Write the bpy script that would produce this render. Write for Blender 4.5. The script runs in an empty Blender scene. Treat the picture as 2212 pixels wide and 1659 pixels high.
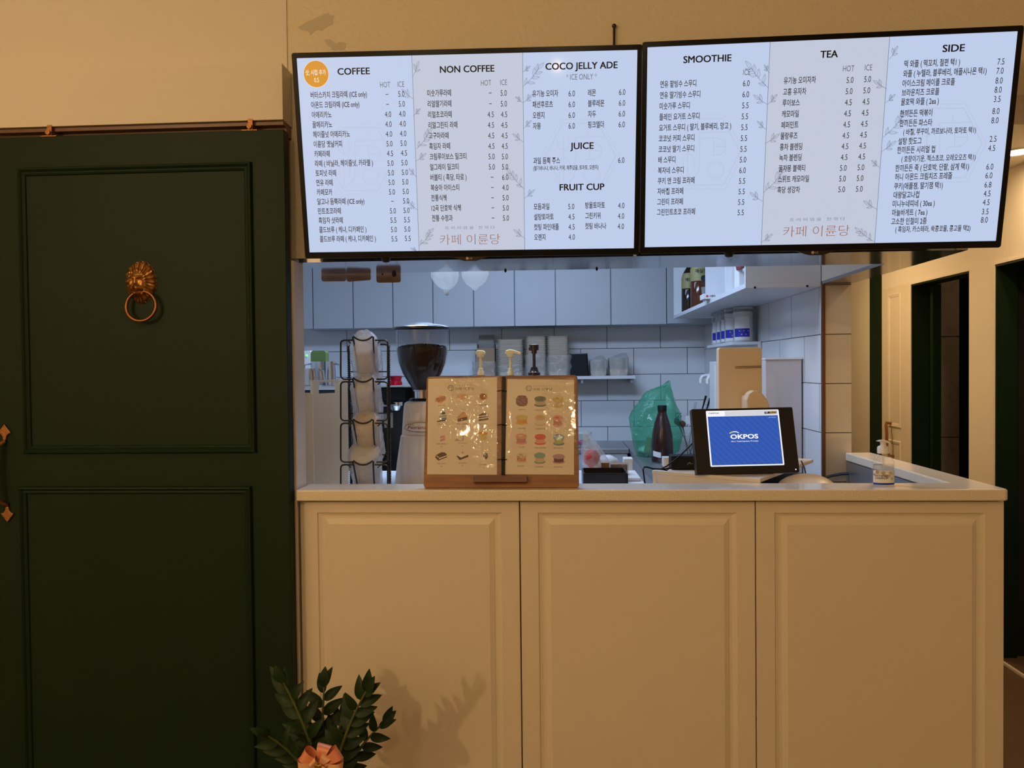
import bpy, bmesh, math, random
from mathutils import Vector, Matrix, noise
R = math.radians
rnd = random.Random(7)
SC = bpy.context.scene
COL = SC.collection

# ------------------------------------------------------------------ camera
W, H, FPX = 2212, 1659, 1650.0
EYE = Vector((0, 0, 1.45))
YAW, PITCH, ROLL = R(3.36912868), R(-1.12699512), R(-0.59980746)
FW = Vector((-math.sin(YAW)*math.cos(PITCH), math.cos(YAW)*math.cos(PITCH), math.sin(PITCH)))
_r = Vector((math.cos(YAW), math.sin(YAW), 0)); _u = _r.cross(FW)
RT = _r*math.cos(ROLL) + _u*math.sin(ROLL)
UP = -_r*math.sin(ROLL) + _u*math.cos(ROLL)
cam_data = bpy.data.cameras.new('camera'); cam = bpy.data.objects.new('camera', cam_data)
COL.objects.link(cam); SC.camera = cam
cam_data.sensor_fit = 'HORIZONTAL'; cam_data.sensor_width = 36.0; cam_data.lens = 36.0*FPX/W
cam_data.clip_start = 0.05; cam_data.clip_end = 60
cam.matrix_world = Matrix(((RT.x, UP.x, -FW.x, EYE.x), (RT.y, UP.y, -FW.y, EYE.y), (RT.z, UP.z, -FW.z, EYE.z), (0, 0, 0, 1)))

# ------------------------------------------------------------------ exposure, world, room lamps and added fills
SC.view_settings.view_transform = 'Standard'; SC.view_settings.look = 'None'
SC.view_settings.exposure = 0.0; SC.view_settings.gamma = 1.0; SC.view_settings.use_curve_mapping = False
SC.cycles.use_denoising = True
SC.cycles.max_bounces = 8; SC.cycles.transparent_max_bounces = 24
SC.cycles.sample_clamp_indirect = 4.0; SC.cycles.caustics_reflective = False; SC.cycles.caustics_refractive = False
wd = bpy.data.worlds.new('cafe_air'); SC.world = wd; wd.use_nodes = True
wd.node_tree.nodes['Background'].inputs[0].default_value = (1.0, .66, .34, 1)
wd.node_tree.nodes['Background'].inputs[1].default_value = 0.012

WARM = (1.0, .70, .36); COOL = (.49, .67, 1.0)
def lamp(name, kind, loc, power, color, size=.1, size_y=None, aim=None, spread=None):
    d = bpy.data.lights.new(name, kind); d.energy = power; d.color = color
    if kind == 'AREA':
        d.size = size
        if size_y: d.shape = 'RECTANGLE'; d.size_y = size_y
        else: d.shape = 'DISK'
        if spread: d.spread = spread
    else: d.shadow_soft_size = size
    o = bpy.data.objects.new(name, d); COL.objects.link(o); o.location = loc
    if aim is not None: o.rotation_euler = (Vector(aim)-Vector(loc)).to_track_quat('-Z', 'Y').to_euler()
    return o
lamp('cafe_ceiling_lamp', 'POINT', (-1.75, .70, 2.66), 11, WARM, .06)
lamp('cafe_ceiling_lamp', 'POINT', (-3.0, -2.6, 2.55), 118, WARM, .05)
lamp('cafe_ceiling_lamp', 'POINT', (-.75, -.95, 2.68), 18, WARM, .035)
lamp('cafe_ceiling_lamp', 'POINT', (.12, -.95, 2.68), 22, WARM, .035)
lamp('cafe_pendant_lamp', 'POINT', (.17, -3.4, 2.31), 1.6, WARM, .045)
lamp('corridor_light', 'AREA', (1.72, 3.05, 2.34), 6.5, WARM, .12, aim=(1.72, 3.05, 0))  # added fill behind the right screen, brightens the post between the doorways
lamp('corridor_light', 'AREA', (2.0, 3.45, 2.355), 2.5, WARM, .09, aim=(2.0, 3.45, 0))
lamp('corridor_light', 'AREA', (1.42, 4.8, 2.34), 9.5, WARM, .12, aim=(1.42, 4.8, 0))  # added fill without a fixture, brightens the far end of the corridor wall
lamp('washroom_fill', 'POINT', (2.95, 4.5, 2.2), 1.5, WARM, .05)  # added dim fill so the marble strip shows in the dark room
lamp('kitchen_panel_light', 'AREA', (-.30, 3.05, 2.46), 38, COOL, 1.2, .3, aim=(-.35, 4.3, 0))
lamp('kitchen_panel_light', 'AREA', (-.2, 4.2, 2.46), 11, COOL, 1.2, .3, aim=(-.2, 4.2, 0))

# ------------------------------------------------------------------ pixel rays (the 2212 x 1659 frame)
def ray(px, py): return FW + RT*((px-W/2)/FPX) + UP*((H/2-py)/FPX)
def P(px, py, Y):
    d = ray(px, py); return EYE + d*((Y-EYE.y)/d.y)
def PZ(px, py, z):
    d = ray(px, py); return EYE + d*((z-EYE.z)/d.z)
def PX(px, py, X):
    d = ray(px, py); return EYE + d*((X-EYE.x)/d.x)

# ------------------------------------------------------------------ materials
def lin(c):
    return tuple(((v/255)/12.92 if v/255 <= .04045 else ((v/255+.055)/1.055)**2.4) for v in c)
MATS = {}
def mat(name, col, rough=.5, metal=0.0, bump=0, bscale=60, emit=None, estr=1.0, spec=.5, noise_col=None, nscale=8, namt=.5, coat=0, trans=0, detail=3):
    m = bpy.data.materials.new(name); m.use_nodes = True; nt = m.node_tree; b = nt.nodes['Principled BSDF']
    b.inputs['Base Color'].default_value = (*col, 1); b.inputs['Roughness'].default_value = rough
    b.inputs['Metallic'].default_value = metal; b.inputs['Specular IOR Level'].default_value = spec
    if coat: b.inputs['Coat Weight'].default_value = coat; b.inputs['Coat Roughness'].default_value = .08
    if trans: b.inputs['Transmission Weight'].default_value = trans
    if emit: b.inputs['Emission Color'].default_value = (*emit, 1); b.inputs['Emission Strength'].default_value = estr
    if bump or noise_col:
        tc = nt.nodes.new('ShaderNodeTexCoord')
    if bump:
        n = nt.nodes.new('ShaderNodeTexNoise'); n.inputs['Scale'].default_value = bscale; n.inputs['Detail'].default_value = detail
        bp = nt.nodes.new('ShaderNodeBump'); bp.inputs['Strength'].default_value = bump; bp.inputs['Distance'].default_value = .004
        nt.links.new(tc.outputs['Object'], n.inputs['Vector']); nt.links.new(n.outputs['Fac'], bp.inputs['Height']); nt.links.new(bp.outputs[0], b.inputs['Normal'])
    if noise_col:
        n = nt.nodes.new('ShaderNodeTexNoise'); n.inputs['Scale'].default_value = nscale; n.inputs['Detail'].default_value = 5
        cr = nt.nodes.new('ShaderNodeValToRGB'); cr.color_ramp.elements[0].position = .5-namt*.5; cr.color_ramp.elements[1].position = .5+namt*.5
        cr.color_ramp.elements[0].color = (*col, 1); cr.color_ramp.elements[1].color = (*noise_col, 1)
        nt.links.new(tc.outputs['Object'], n.inputs['Vector']); nt.links.new(n.outputs['Fac'], cr.inputs[0]); nt.links.new(cr.outputs[0], b.inputs['Base Color'])
    MATS[name] = m; return m
def film(name, tint=(1, 1, 1), alpha=.25, rough=.08, body=(.8, .8, .8), bump=.0, bscale=40, gloss=1.0, ior=1.45, dist=.01):
    """thin see-through sheet: transparent + a share of diffuse body + fresnel gloss"""
    m = bpy.data.materials.new(name); m.use_nodes = True; nt = m.node_tree; nt.nodes.clear()
    out = nt.nodes.new('ShaderNodeOutputMaterial'); tr = nt.nodes.new('ShaderNodeBsdfTransparent'); tr.inputs[0].default_value = (*tint, 1)
    df = nt.nodes.new('ShaderNodeBsdfDiffuse'); df.inputs[0].default_value = (*body, 1)
    tl = nt.nodes.new('ShaderNodeBsdfTranslucent'); tl.inputs[0].default_value = (*body, 1)
    ad = nt.nodes.new('ShaderNodeMixShader'); ad.inputs[0].default_value = .45
    nt.links.new(df.outputs[0], ad.inputs[1]); nt.links.new(tl.outputs[0], ad.inputs[2])
    m1 = nt.nodes.new('ShaderNodeMixShader'); m1.inputs[0].default_value = alpha
    nt.links.new(tr.outputs[0], m1.inputs[1]); nt.links.new(ad.outputs[0], m1.inputs[2])
    gl = nt.nodes.new('ShaderNodeBsdfGlossy'); gl.inputs['Roughness'].default_value = rough; gl.inputs[0].default_value = (gloss, gloss, gloss, 1)
    lw = nt.nodes.new('ShaderNodeLayerWeight'); lw.inputs['Blend'].default_value = .5
    pw = nt.nodes.new('ShaderNodeMath'); pw.operation = 'POWER'; pw.inputs[1].default_value = 4.5
    f0 = ((ior-1)/(ior+1))**2; fr = nt.nodes.new('ShaderNodeMath'); fr.operation = 'MULTIPLY_ADD'; fr.inputs[1].default_value = .8; fr.inputs[2].default_value = f0
    nt.links.new(lw.outputs['Facing'], pw.inputs[0]); nt.links.new(pw.outputs[0], fr.inputs[0])
    m2 = nt.nodes.new('ShaderNodeMixShader'); nt.links.new(fr.outputs[0], m2.inputs[0]); nt.links.new(m1.outputs[0], m2.inputs[1]); nt.links.new(gl.outputs[0], m2.inputs[2])
    nt.links.new(m2.outputs[0], out.inputs[0])
    if bump:
        tc = nt.nodes.new('ShaderNodeTexCoord'); n = nt.nodes.new('ShaderNodeTexNoise'); n.inputs['Scale'].default_value = bscale; n.inputs['Detail'].default_value = 2
        n.inputs['Distortion'].default_value = 1.2
        bp = nt.nodes.new('ShaderNodeBump'); bp.inputs['Strength'].default_value = bump; bp.inputs['Distance'].default_value = dist
        nt.links.new(tc.outputs['Object'], n.inputs['Vector']); nt.links.new(n.outputs['Fac'], bp.inputs['Height'])
        for s in (gl, df, lw): nt.links.new(bp.outputs[0], s.inputs['Normal'])
    MATS[name] = m; return m
def tile_mat(name, axes, bw, rh, u0, v0, col=(.84, .85, .86), mortar=(.05, .055, .06), off=.5, rough=.12, ms=.0022, vein=0):
    """glazed wall tiles: running bond in wall coordinates (axes = which world axes are across and up)"""
    m = bpy.data.materials.new(name); m.use_nodes = True; nt = m.node_tree; b = nt.nodes['Principled BSDF']
    g = nt.nodes.new('ShaderNodeNewGeometry'); s = nt.nodes.new('ShaderNodeSeparateXYZ'); c = nt.nodes.new('ShaderNodeCombineXYZ')
    nt.links.new(g.outputs['Position'], s.inputs[0])
    for i, (ax, o) in enumerate(zip(axes, (u0, v0))):
        ma = nt.nodes.new('ShaderNodeMath'); ma.operation = 'SUBTRACT'; ma.inputs[1].default_value = o - 40*((bw, rh)[i])
        nt.links.new(s.outputs[ax], ma.inputs[0]); nt.links.new(ma.outputs[0], c.inputs[i])
    br = nt.nodes.new('ShaderNodeTexBrick'); br.offset = off; br.squash = 1.0
    for k, v in (('Scale', 1.0), ('Mortar Size', ms), ('Mortar Smooth', .1), ('Bias', 0), ('Brick Width', bw), ('Row Height', rh)): br.inputs[k].default_value = v
    br.inputs['Color1'].default_value = (*col, 1); br.inputs['Color2'].default_value = tuple(x*.95 for x in col)+(1,); br.inputs['Mortar'].default_value = (*mortar, 1)
    nt.links.new(c.outputs[0], br.inputs['Vector'])
    csock = br.outputs['Color']
    if vein:
        n = nt.nodes.new('ShaderNodeTexNoise'); n.inputs['Scale'].default_value = 3; n.inputs['Distortion'].default_value = 2.5; n.inputs['Detail'].default_value = 6
        cr = nt.nodes.new('ShaderNodeValToRGB'); e = cr.color_ramp.elements; e[0].position = .47; e[0].color = (1, 1, 1, 1); e[1].position = .53; e[1].color = (1, 1, 1, 1)
        x = cr.color_ramp.elements.new(.5); x.color = (.45, .42, .4, 1)
        mx = nt.nodes.new('ShaderNodeMix'); mx.data_type = 'RGBA'; mx.blend_type = 'MULTIPLY'; mx.inputs[0].default_value = .28
        nt.links.new(g.outputs['Position'], n.inputs['Vector']); nt.links.new(n.outputs['Fac'], cr.inputs[0])
        nt.links.new(csock, mx.inputs[6]); nt.links.new(cr.outputs[0], mx.inputs[7]); csock = mx.outputs[2]
    nt.links.new(csock, b.inputs['Base Color'])
    bp = nt.nodes.new('ShaderNodeBump'); bp.inputs['Strength'].default_value = .5; bp.inputs['Distance'].default_value = .002; bp.invert = True
    nt.links.new(br.outputs['Fac'], bp.inputs['Height']); nt.links.new(bp.outputs[0], b.inputs['Normal'])
    b.inputs['Roughness'].default_value = rough
    MATS[name] = m; return m
def wood_mat(name, dark, light, rough=.35, sx=2.0, sy=26.0):
    m = bpy.data.materials.new(name); m.use_nodes = True; nt = m.node_tree; b = nt.nodes['Principled BSDF']
    tc = nt.nodes.new('ShaderNodeTexCoord'); mp = nt.nodes.new('ShaderNodeMapping'); mp.inputs['Scale'].default_value = (sx, sy, sy)
    n = nt.nodes.new('ShaderNodeTexNoise'); n.inputs['Scale'].default_value = 3.0; n.inputs['Detail'].default_value = 6; n.inputs['Distortion'].default_value = .6
    cr = nt.nodes.new('ShaderNodeValToRGB'); cr.color_ramp.elements[0].position = .3; cr.color_ramp.elements[1].position = .72
    cr.color_ramp.elements[0].color = (*dark, 1); cr.color_ramp.elements[1].color = (*light, 1)
    nt.links.new(tc.outputs['Object'], mp.inputs[0]); nt.links.new(mp.outputs[0], n.inputs['Vector']); nt.links.new(n.outputs['Fac'], cr.inputs[0]); nt.links.new(cr.outputs[0], b.inputs['Base Color'])
    b.inputs['Roughness'].default_value = rough; MATS[name] = m; return m

M = MATS
mat('plaster_smooth', (.80, .72, .61), .75, bump=.25, bscale=90)
mat('plaster_rough', (.78, .68, .50), .6, bump=.8, bscale=75, detail=5)
mat('bare_patch', (.60, .54, .40), .8)
mat('ceiling_paint', (.72, .66, .56), .9)
mat('floor_brown', (.16, .09, .05), .6, bump=.3, bscale=300, noise_col=(.08, .045, .025), nscale=160)
mat('floor_kitchen', (.30, .30, .30), .5)
mat('door_green', (.0095, .0235, .0095), .5, bump=.08, bscale=120, spec=.16)
mat('cream_lacquer', (.80, .70, .56), .38, bump=.04, bscale=160)
mat('trim_paint', (.80, .71, .60), .5)
mat('quartz', (.80, .70, .54), .16, noise_col=(.88, .80, .66), nscale=240, namt=.12)
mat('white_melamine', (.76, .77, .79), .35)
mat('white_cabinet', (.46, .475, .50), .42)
mat('lintel_gloss', (.34, .355, .39), .10, metal=.85)
mat('steel', (.62, .63, .65), .22, metal=1)
mat('steel_dull', (.45, .46, .48), .38, metal=.9)
mat('brown_trim', (.16, .07, .035), .4)
mat('black_plastic', (.012, .012, .014), .32)
mat('black_gloss', (.006, .006, .007), .22, spec=.18)
mat('black_matte', (.009, .009, .010), .6, spec=.2)
mat('black_wire', (.015, .012, .010), .35)
mat('unlit_black', (.006, .007, .006), .9)
mat('brass', (.44, .22, .06), .34, metal=.85)
mat('brass_dark', (.26, .11, .035), .35, metal=.9)
mat('iron_bronze', (.34, .15, .05), .45, metal=.8, bump=.3, bscale=180)
mat('screen_blue', (.02, .02, .02), .06, emit=(.50, .60, .82), estr=1.0)
mat('screen_grey', (.02, .02, .02), .06, emit=(.52, .57, .70), estr=1.0)
mat('ink', (.012, .013, .02), .4)
mat('ink_grey', (.05, .055, .07), .4, emit=(.06, .07, .10))
mat('ink_line', (.05, .06, .08), .4, emit=(.10, .12, .18))
mat('ink_faint', (.1, .1, .1), .4, emit=(.43, .52, .72))
mat('ink_brown', (.2, .08, .04), .4, emit=(.22, .10, .075))
mat('ink_white', (.1, .1, .1), .4, emit=(.85, .82, .75))
mat('disc_orange', (.1, .05, .01), .4, emit=(.60, .26, .022))
mat('logo_grey', (.5, .42, .3), .4)
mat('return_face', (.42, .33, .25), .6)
mat('tile_plain', (.8, .8, .8), .2)
mat('paper', (.78, .70, .60), .6)
wood_mat('board_wood', (.165, .054, .005), (.30, .112, .012))
wood_mat('ledge_wood', (.10, .03, .008), (.17, .055, .014))
wood_mat('sign_wood', (.24, .12, .06), (.33, .18, .10), rough=.6)
mat('cardboard', (.36, .23, .13), .8, bump=.15, bscale=200)
mat('pulp', (.60, .51, .40), .75)
mat('pulp_dark', (.40, .37, .32), .75)
mat('bean', (.022, .010, .005), .5, spec=.2)
mat('grinder_white', (.74, .68, .64), .35)
mat('grey_lid', (.45, .48, .52), .25, metal=.6)
mat('red_metal', (.50, .01, .03), .2, metal=.7)
mat('pump_cream', (.80, .66, .36), .35)
mat('pump_black', (.02, .012, .01), .25)
mat('syrup', (.30, .12, .03), .2)
mat('board_white', (.72, .60, .42), .45)
mat('olive_green', (.13, .19, .05), .5)
mat('white_plastic', (.82, .82, .82), .3)
mat('beige_plastic', (.78, .62, .42), .4)
mat('grey_panel', (.62, .58, .58), .5)
mat('bottle_brown', (.030, .010, .007), .25)
mat('bottle_dark', (.018, .008, .006), .12)
mat('bottle_amber', (.085, .022, .006), .12)
mat('label_olive', (.30, .27, .10), .5)
mat('label_white', (.80, .80, .80), .5)
mat('label_blue', (.02, .03, .42), .4)
mat('powder', (.74, .74, .68), .8)
mat('powder_tan', (.40, .35, .29), .8)
mat('box_maroon', (.22, .02, .03), .5)
mat('box_orange', (.75, .20, .04), .5)
mat('red_print', (.65, .06, .04), .5)
mat('leaf', (.012, .030, .007), .42, spec=.18, noise_col=(.018, .040, .009), nscale=14)
mat('stem_green', (.10, .13, .035), .45)
mat('pot_white', (.7, .65, .55), .4)
mat('soil', (.03, .02, .012), .9)
mat('ribbon', (.85, .30, .16), .30, spec=.7)
mat('ribbon_pale', (.88, .48, .26), .30, spec=.7)
mat('gold', (.75, .45, .10), .15, metal=1)
mat('pos_header', (.1, .1, .1), .3, emit=(.62, .62, .66))
mat('pos_white', (.1, .1, .1), .3, emit=(.88, .90, .97))
mat('led_green', (.02, .2, .02), .3, emit=(.15, 1.0, .08), estr=2.0)
mat('lamp_glow', (.9, .8, .6), .3, emit=(1.0, .74, .42), estr=9.0)
def pos_blue():
    m = bpy.data.materials.new('pos_blue'); m.use_nodes = True; nt = m.node_tree; b = nt.nodes['Principled BSDF']
    tc = nt.nodes.new('ShaderNodeTexCoord'); mp = nt.nodes.new('ShaderNodeMapping'); mp.inputs['Rotation'].default_value = (0, R(45), 0)
    wv = nt.nodes.new('ShaderNodeTexWave'); wv.inputs['Scale'].default_value = 22; wv.inputs['Distortion'].default_value = .6
    cr = nt.nodes.new('ShaderNodeValToRGB'); cr.color_ramp.elements[0].color = (.024, .085, .40, 1); cr.color_ramp.elements[1].color = (.027, .105, .46, 1)
    nt.links.new(tc.outputs['Object'], mp.inputs[0]); nt.links.new(mp.outputs[0], wv.inputs['Vector']); nt.links.new(wv.outputs['Fac'], cr.inputs[0])
    nt.links.new(cr.outputs[0], b.inputs['Emission Color']); b.inputs['Emission Strength'].default_value = 1.0
    b.inputs['Base Color'].default_value = (.01, .01, .02, 1); b.inputs['Roughness'].default_value = .15; MATS['pos_blue'] = m
pos_blue()
film('glass_clear', alpha=.02, rough=.03, ior=1.45)
film('hopper_glass', alpha=.004, rough=.03, ior=1.4, tint=(.95, .96, .98))
film('sleeve_film', alpha=.02, rough=.06, body=(.9, .8, .6), ior=1.5)
film('crinkle_bag', alpha=.32, rough=.12, body=(.85, .83, .80), bump=.8, bscale=55, dist=.01)
film('cup_bag', alpha=.45, rough=.2, body=(.84, .82, .80), bump=.7, bscale=45, dist=.008)
film('pouch_film', alpha=.72, rough=.2, body=(.92, .94, .96), bump=.8, bscale=70, dist=.006)
film('green_film', tint=(.50, .88, .72), alpha=.30, rough=.09, body=(.20, .70, .48), bump=.8, bscale=26, dist=.012)
mat('white_matte', (.62, .62, .62), .6)
film('clear_tub', alpha=.22, rough=.12, body=(.75, .78, .82))
film('gel', alpha=.06, rough=.05, tint=(.95, .93, .90), body=(.8, .75, .65))

# ------------------------------------------------------------------ mesh builder and tags
class MB:
    def __init__(s): s.v = []; s.f = []; s.m = []
    def add(s, vs, fs, mi=0):
        n = len(s.v); s.v += [Vector(v) for v in vs]; s.f += [tuple(i+n for i in f) for f in fs]; s.m += [mi]*len(fs); return s
    def box(s, x0, x1, y0, y1, z0, z1, mi=0):
        return s.add([(x0,y0,z0),(x1,y0,z0),(x1,y1,z0),(x0,y1,z0),(x0,y0,z1),(x1,y0,z1),(x1,y1,z1),(x0,y1,z1)],
                     [(0,3,2,1),(4,5,6,7),(0,1,5,4),(1,2,6,5),(2,3,7,6),(3,0,4,7)], mi)
    def frame_box(s, F, x0, x1, y0, y1, z0, z1, mi=0):
        n = len(s.v); s.box(x0, x1, y0, y1, z0, z1, mi)
        for i in range(n, len(s.v)): s.v[i] = F @ s.v[i]
        return s
    def lathe(s, prof, c=(0,0,0), n=28, mi=0, F=None, sx=1, sy=1):
        vs = []; fs = []; k = len(prof)
        for (r, z) in prof:
            for j in range(n):
                a = 2*math.pi*j/n; p = Vector((r*math.cos(a)*sx, r*math.sin(a)*sy, z)); p = (F @ p) if F else p + Vector(c); vs.append(p)
        for i in range(k-1):
            for j in range(n):
                a, b = i*n+j, i*n+(j+1) % n; fs.append((a, b, b+n, a+n))
        if prof[0][0] > 1e-6: fs.append(tuple(range(n-1, -1, -1)))
        if prof[-1][0] > 1e-6: fs.append(tuple((k-1)*n+j for j in range(n)))
        return s.add(vs, fs, mi)
    def tube(s, pts, r, n=8, closed=False, mi=0):
        pts = [Vector(p) for p in pts]; k = len(pts); vs = []; fs = []; prev = None
        for i, p in enumerate(pts):
            if closed: t = pts[(i+1) % k]-pts[i-1]
            else: t = pts[min(i+1, k-1)]-pts[max(i-1, 0)]
            t.normalize()
            if prev is None:
                a = Vector((0, 0, 1)) if abs(t.z) < .9 else Vector((1, 0, 0)); nrm = t.cross(a).normalized()
            else:
                nrm = (prev - t*prev.dot(t)).normalized()
            prev = nrm; bn = t.cross(nrm); rr = r[i] if isinstance(r, (list, tuple)) else r
            for j in range(n):
                a = 2*math.pi*j/n; vs.append(p + nrm*(rr*math.cos(a)) + bn*(rr*math.sin(a)))
        for i in range(k if closed else k-1):
            for j in range(n):
                a, b = i*n+j, i*n+(j+1) % n; c, d = ((i+1) % k)*n+(j+1) % n, ((i+1) % k)*n+j; fs.append((a, b, c, d))
        if not closed: fs.append(tuple(range(n-1, -1, -1))); fs.append(tuple((k-1)*n+j for j in range(n)))
        return s.add(vs, fs, mi)
    def prism(s, poly, F, t, mi=0):
        """2-D outline (a, b) in frame F's X/Z plane, thickness t along F's +Y"""
        k = len(poly); vs = [F @ Vector((a, 0, b)) for a, b in poly] + [F @ Vector((a, t, b)) for a, b in poly]
        fs = [tuple(range(k)), tuple(range(2*k-1, k-1, -1))] + [(i, i+k, (i+1) % k+k, (i+1) % k) for i in range(k)]
        return s.add(vs, fs, mi)
    def grid(s, fn, nu, nv, mi=0, closed_u=False):
        vs = [fn(i/(nu if closed_u else nu), j/nv) for j in range(nv+1) for i in range(nu if closed_u else nu+1)]
        w = nu if closed_u else nu+1
        fs = [(j*w+i, j*w+(i+1) % w, (j+1)*w+(i+1) % w, (j+1)*w+i) for j in range(nv) for i in range(nu)]
        return s.add(vs, fs, mi)
    def build(s, name, mats, parent=None, smooth=False, bevel=0, segs=2, angle=40, origin=None):
        if not isinstance(mats, (list, tuple)): mats = [mats]
        if parent is not None:
            q = parent
            while q.parent is not None: q = q.parent
            o0 = q.location.copy()
        elif origin is not None: o0 = Vector(origin)
        else:
            xs = [v.x for v in s.v]; ys = [v.y for v in s.v]; zs = [v.z for v in s.v]
            o0 = Vector(((min(xs)+max(xs))/2, (min(ys)+max(ys))/2, min(zs)))
        me = bpy.data.meshes.new(name); me.from_pydata([v-o0 for v in s.v], [], s.f)
        for mm in mats: me.materials.append(MATS[mm])
        for p, mi in zip(me.polygons, s.m): p.material_index = mi; p.use_smooth = smooth
        me.update()
        if smooth: 
            bm = bmesh.new(); bm.from_mesh(me); bmesh.ops.recalc_face_normals(bm, faces=bm.faces); bm.to_mesh(me); bm.free()
            try: me.set_sharp_from_angle(angle=R(angle))
            except Exception: pass
        else:
            bm = bmesh.new(); bm.from_mesh(me); bmesh.ops.recalc_face_normals(bm, faces=bm.faces); bm.to_mesh(me); bm.free()
        o = bpy.data.objects.new(name, me); COL.objects.link(o)
        if parent is not None: o.parent = parent
        else: o.location = o0
        if bevel:
            bv = o.modifiers.new('edge', 'BEVEL'); bv.width = bevel; bv.segments = segs; bv.limit_method = 'ANGLE'; bv.angle_limit = R(35)
        return o
def tag(o, label, cat, group=None):
    o['label'] = label; o['category'] = cat
    if group: o['group'] = group
    return o
def thing(name, label, cat, loc, group=None):
    o = bpy.data.objects.new(name, None); COL.objects.link(o); o.location = loc; o.empty_display_size = .05
    return tag(o, label, cat, group)
def struct(o): o['kind'] = 'structure'; return o
def stuff(o): o['kind'] = 'stuff'; return o
def copy_tree(o, parent=None):
    c = o.copy(); COL.objects.link(c)
    if parent is not None: c.parent = parent
    for ch in [x for x in list(bpy.data.objects) if x.parent == o]: copy_tree(ch, c)
    return c
def dup(root, delta, label=None, group=None, rz=0, sc=None):
    c = copy_tree(root); c.location = root.location + Vector(delta)
    if rz: c.rotation_euler = (0, 0, rz)
    if sc: c.scale = sc if isinstance(sc, (tuple, list)) else (sc, sc, sc)
    if label: c['label'] = label
    if group: c['group'] = group
    return c
def rrect(x0, x1, z0, z1, r, n=5):
    pts = []
    for cx, cz, a0 in ((x1-r, z0+r, -90), (x1-r, z1-r, 0), (x0+r, z1-r, 90), (x0+r, z0+r, 180)):
        for i in range(n+1):
            a = R(a0+90*i/n); pts.append((cx+r*math.cos(a), cz+r*math.sin(a)))
    return pts
def frame(o, x, y, z): return Matrix(((x[0], y[0], z[0], o[0]), (x[1], y[1], z[1], o[1]), (x[2], y[2], z[2], o[2]), (0, 0, 0, 1)))
def T(x, y, z): return Matrix.Translation((x, y, z))
def ell(cx, cz, a, b, n=28): return [(cx+a*math.cos(2*math.pi*i/n), cz+b*math.sin(2*math.pi*i/n)) for i in range(n)]

# ------------------------------------------------------------------ lettering: outlines of the built-in font turned into mesh
_tc = {}; WANT = None
def glyphs(s, bold=0.0):
    k = (s, bold)
    if WANT is not None: WANT.add(k); return ([], [])
    if k not in _tc:
        c = bpy.data.curves.new('lettering', 'FONT'); c.body = s; c.resolution_u = 3; c.offset = bold
        o = bpy.data.objects.new('lettering', c); COL.objects.link(o)
        me = bpy.data.meshes.new_from_object(o.evaluated_get(bpy.context.evaluated_depsgraph_get()))
        vs = [(v.co.x, v.co.y) for v in me.vertices]; fs = [tuple(p.vertices) for p in me.polygons]
        bpy.data.objects.remove(o); bpy.data.curves.remove(c); bpy.data.meshes.remove(me)
        _tc[k] = (vs, fs)
    return _tc[k]
def prefetch():
    global WANT
    todo = [k for k in WANT if k not in _tc]; WANT = None; made = []
    for s, bold in todo:
        c = bpy.data.curves.new('lettering', 'FONT'); c.body = s; c.resolution_u = 3; c.offset = bold
        o = bpy.data.objects.new('lettering', c); COL.objects.link(o); made.append(((s, bold), o))
    dg = bpy.context.evaluated_depsgraph_get()
    for k, o in made:
        me = bpy.data.meshes.new_from_object(o.evaluated_get(dg)); _tc[k] = ([(v.co.x, v.co.y) for v in me.vertices], [tuple(p.vertices) for p in me.polygons]); bpy.data.meshes.remove(me)
    for k, o in made: c = o.data; bpy.data.objects.remove(o); bpy.data.curves.remove(c)
class Canvas:
    """a flat face in the scene: origin O, unit vectors U (right), V (up), N (towards the reader)"""
    def __init__(s, O, U, V): s.O = Vector(O); s.U = Vector(U).normalized(); s.V = Vector(V).normalized(); s.N = s.U.cross(s.V)
    def uv(s, px, py):
        d = ray(px, py); t = (s.O-EYE).dot(s.N)/d.dot(s.N); q = EYE+d*t-s.O; return Vector((q.dot(s.U), q.dot(s.V)))
    def pt(s, u, v, e=0.0): return s.O + s.U*u + s.V*v + s.N*e
    def F(s, e=0.0): return frame(s.O+s.N*e, s.U, -s.N, s.V)
    def text(s, mb, t, u, v, h, wf=.66, align='L', bold=0.0, mi=0, e=.0008, width=None, mid=.34):
        """h: height of a capital letter; u, v: left (or centre / right) and the middle of the line"""
        vs, fs = glyphs(t, bold)
        if not vs: return
        k = h/.69; x0 = min(p[0] for p in vs); x1 = max(p[0] for p in vs)
        w = wf*k if width is None else width/(x1-x0)
        du = {'L': x0, 'C': (x0+x1)/2, 'R': x1}[align]
        mb.add([s.pt(u+(x-du)*w, v+(y-mid)*k, e) for x, y in vs], fs, mi)
    def line(s, mb, pts, w, mi=0, e=.0006, closed=False):
        pts = [Vector(p) for p in pts]
        if closed: pts = pts+[pts[0]]
        for a, b in zip(pts[:-1], pts[1:]):
            d = b-a
            if d.length < 1e-7: continue
            n = Vector((-d.y, d.x)).normalized()*(w/2); x = d.normalized()*(w*.35)
            q = [a-n-x, b-n+x, b+n+x, a+n-x]; mb.add([s.pt(p.x, p.y, e) for p in q], [(0, 1, 2, 3)], mi)
    def poly(s, mb, pts, mi=0, e=.0006): mb.add([s.pt(p[0], p[1], e) for p in pts], [tuple(range(len(pts)))], mi)
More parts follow.
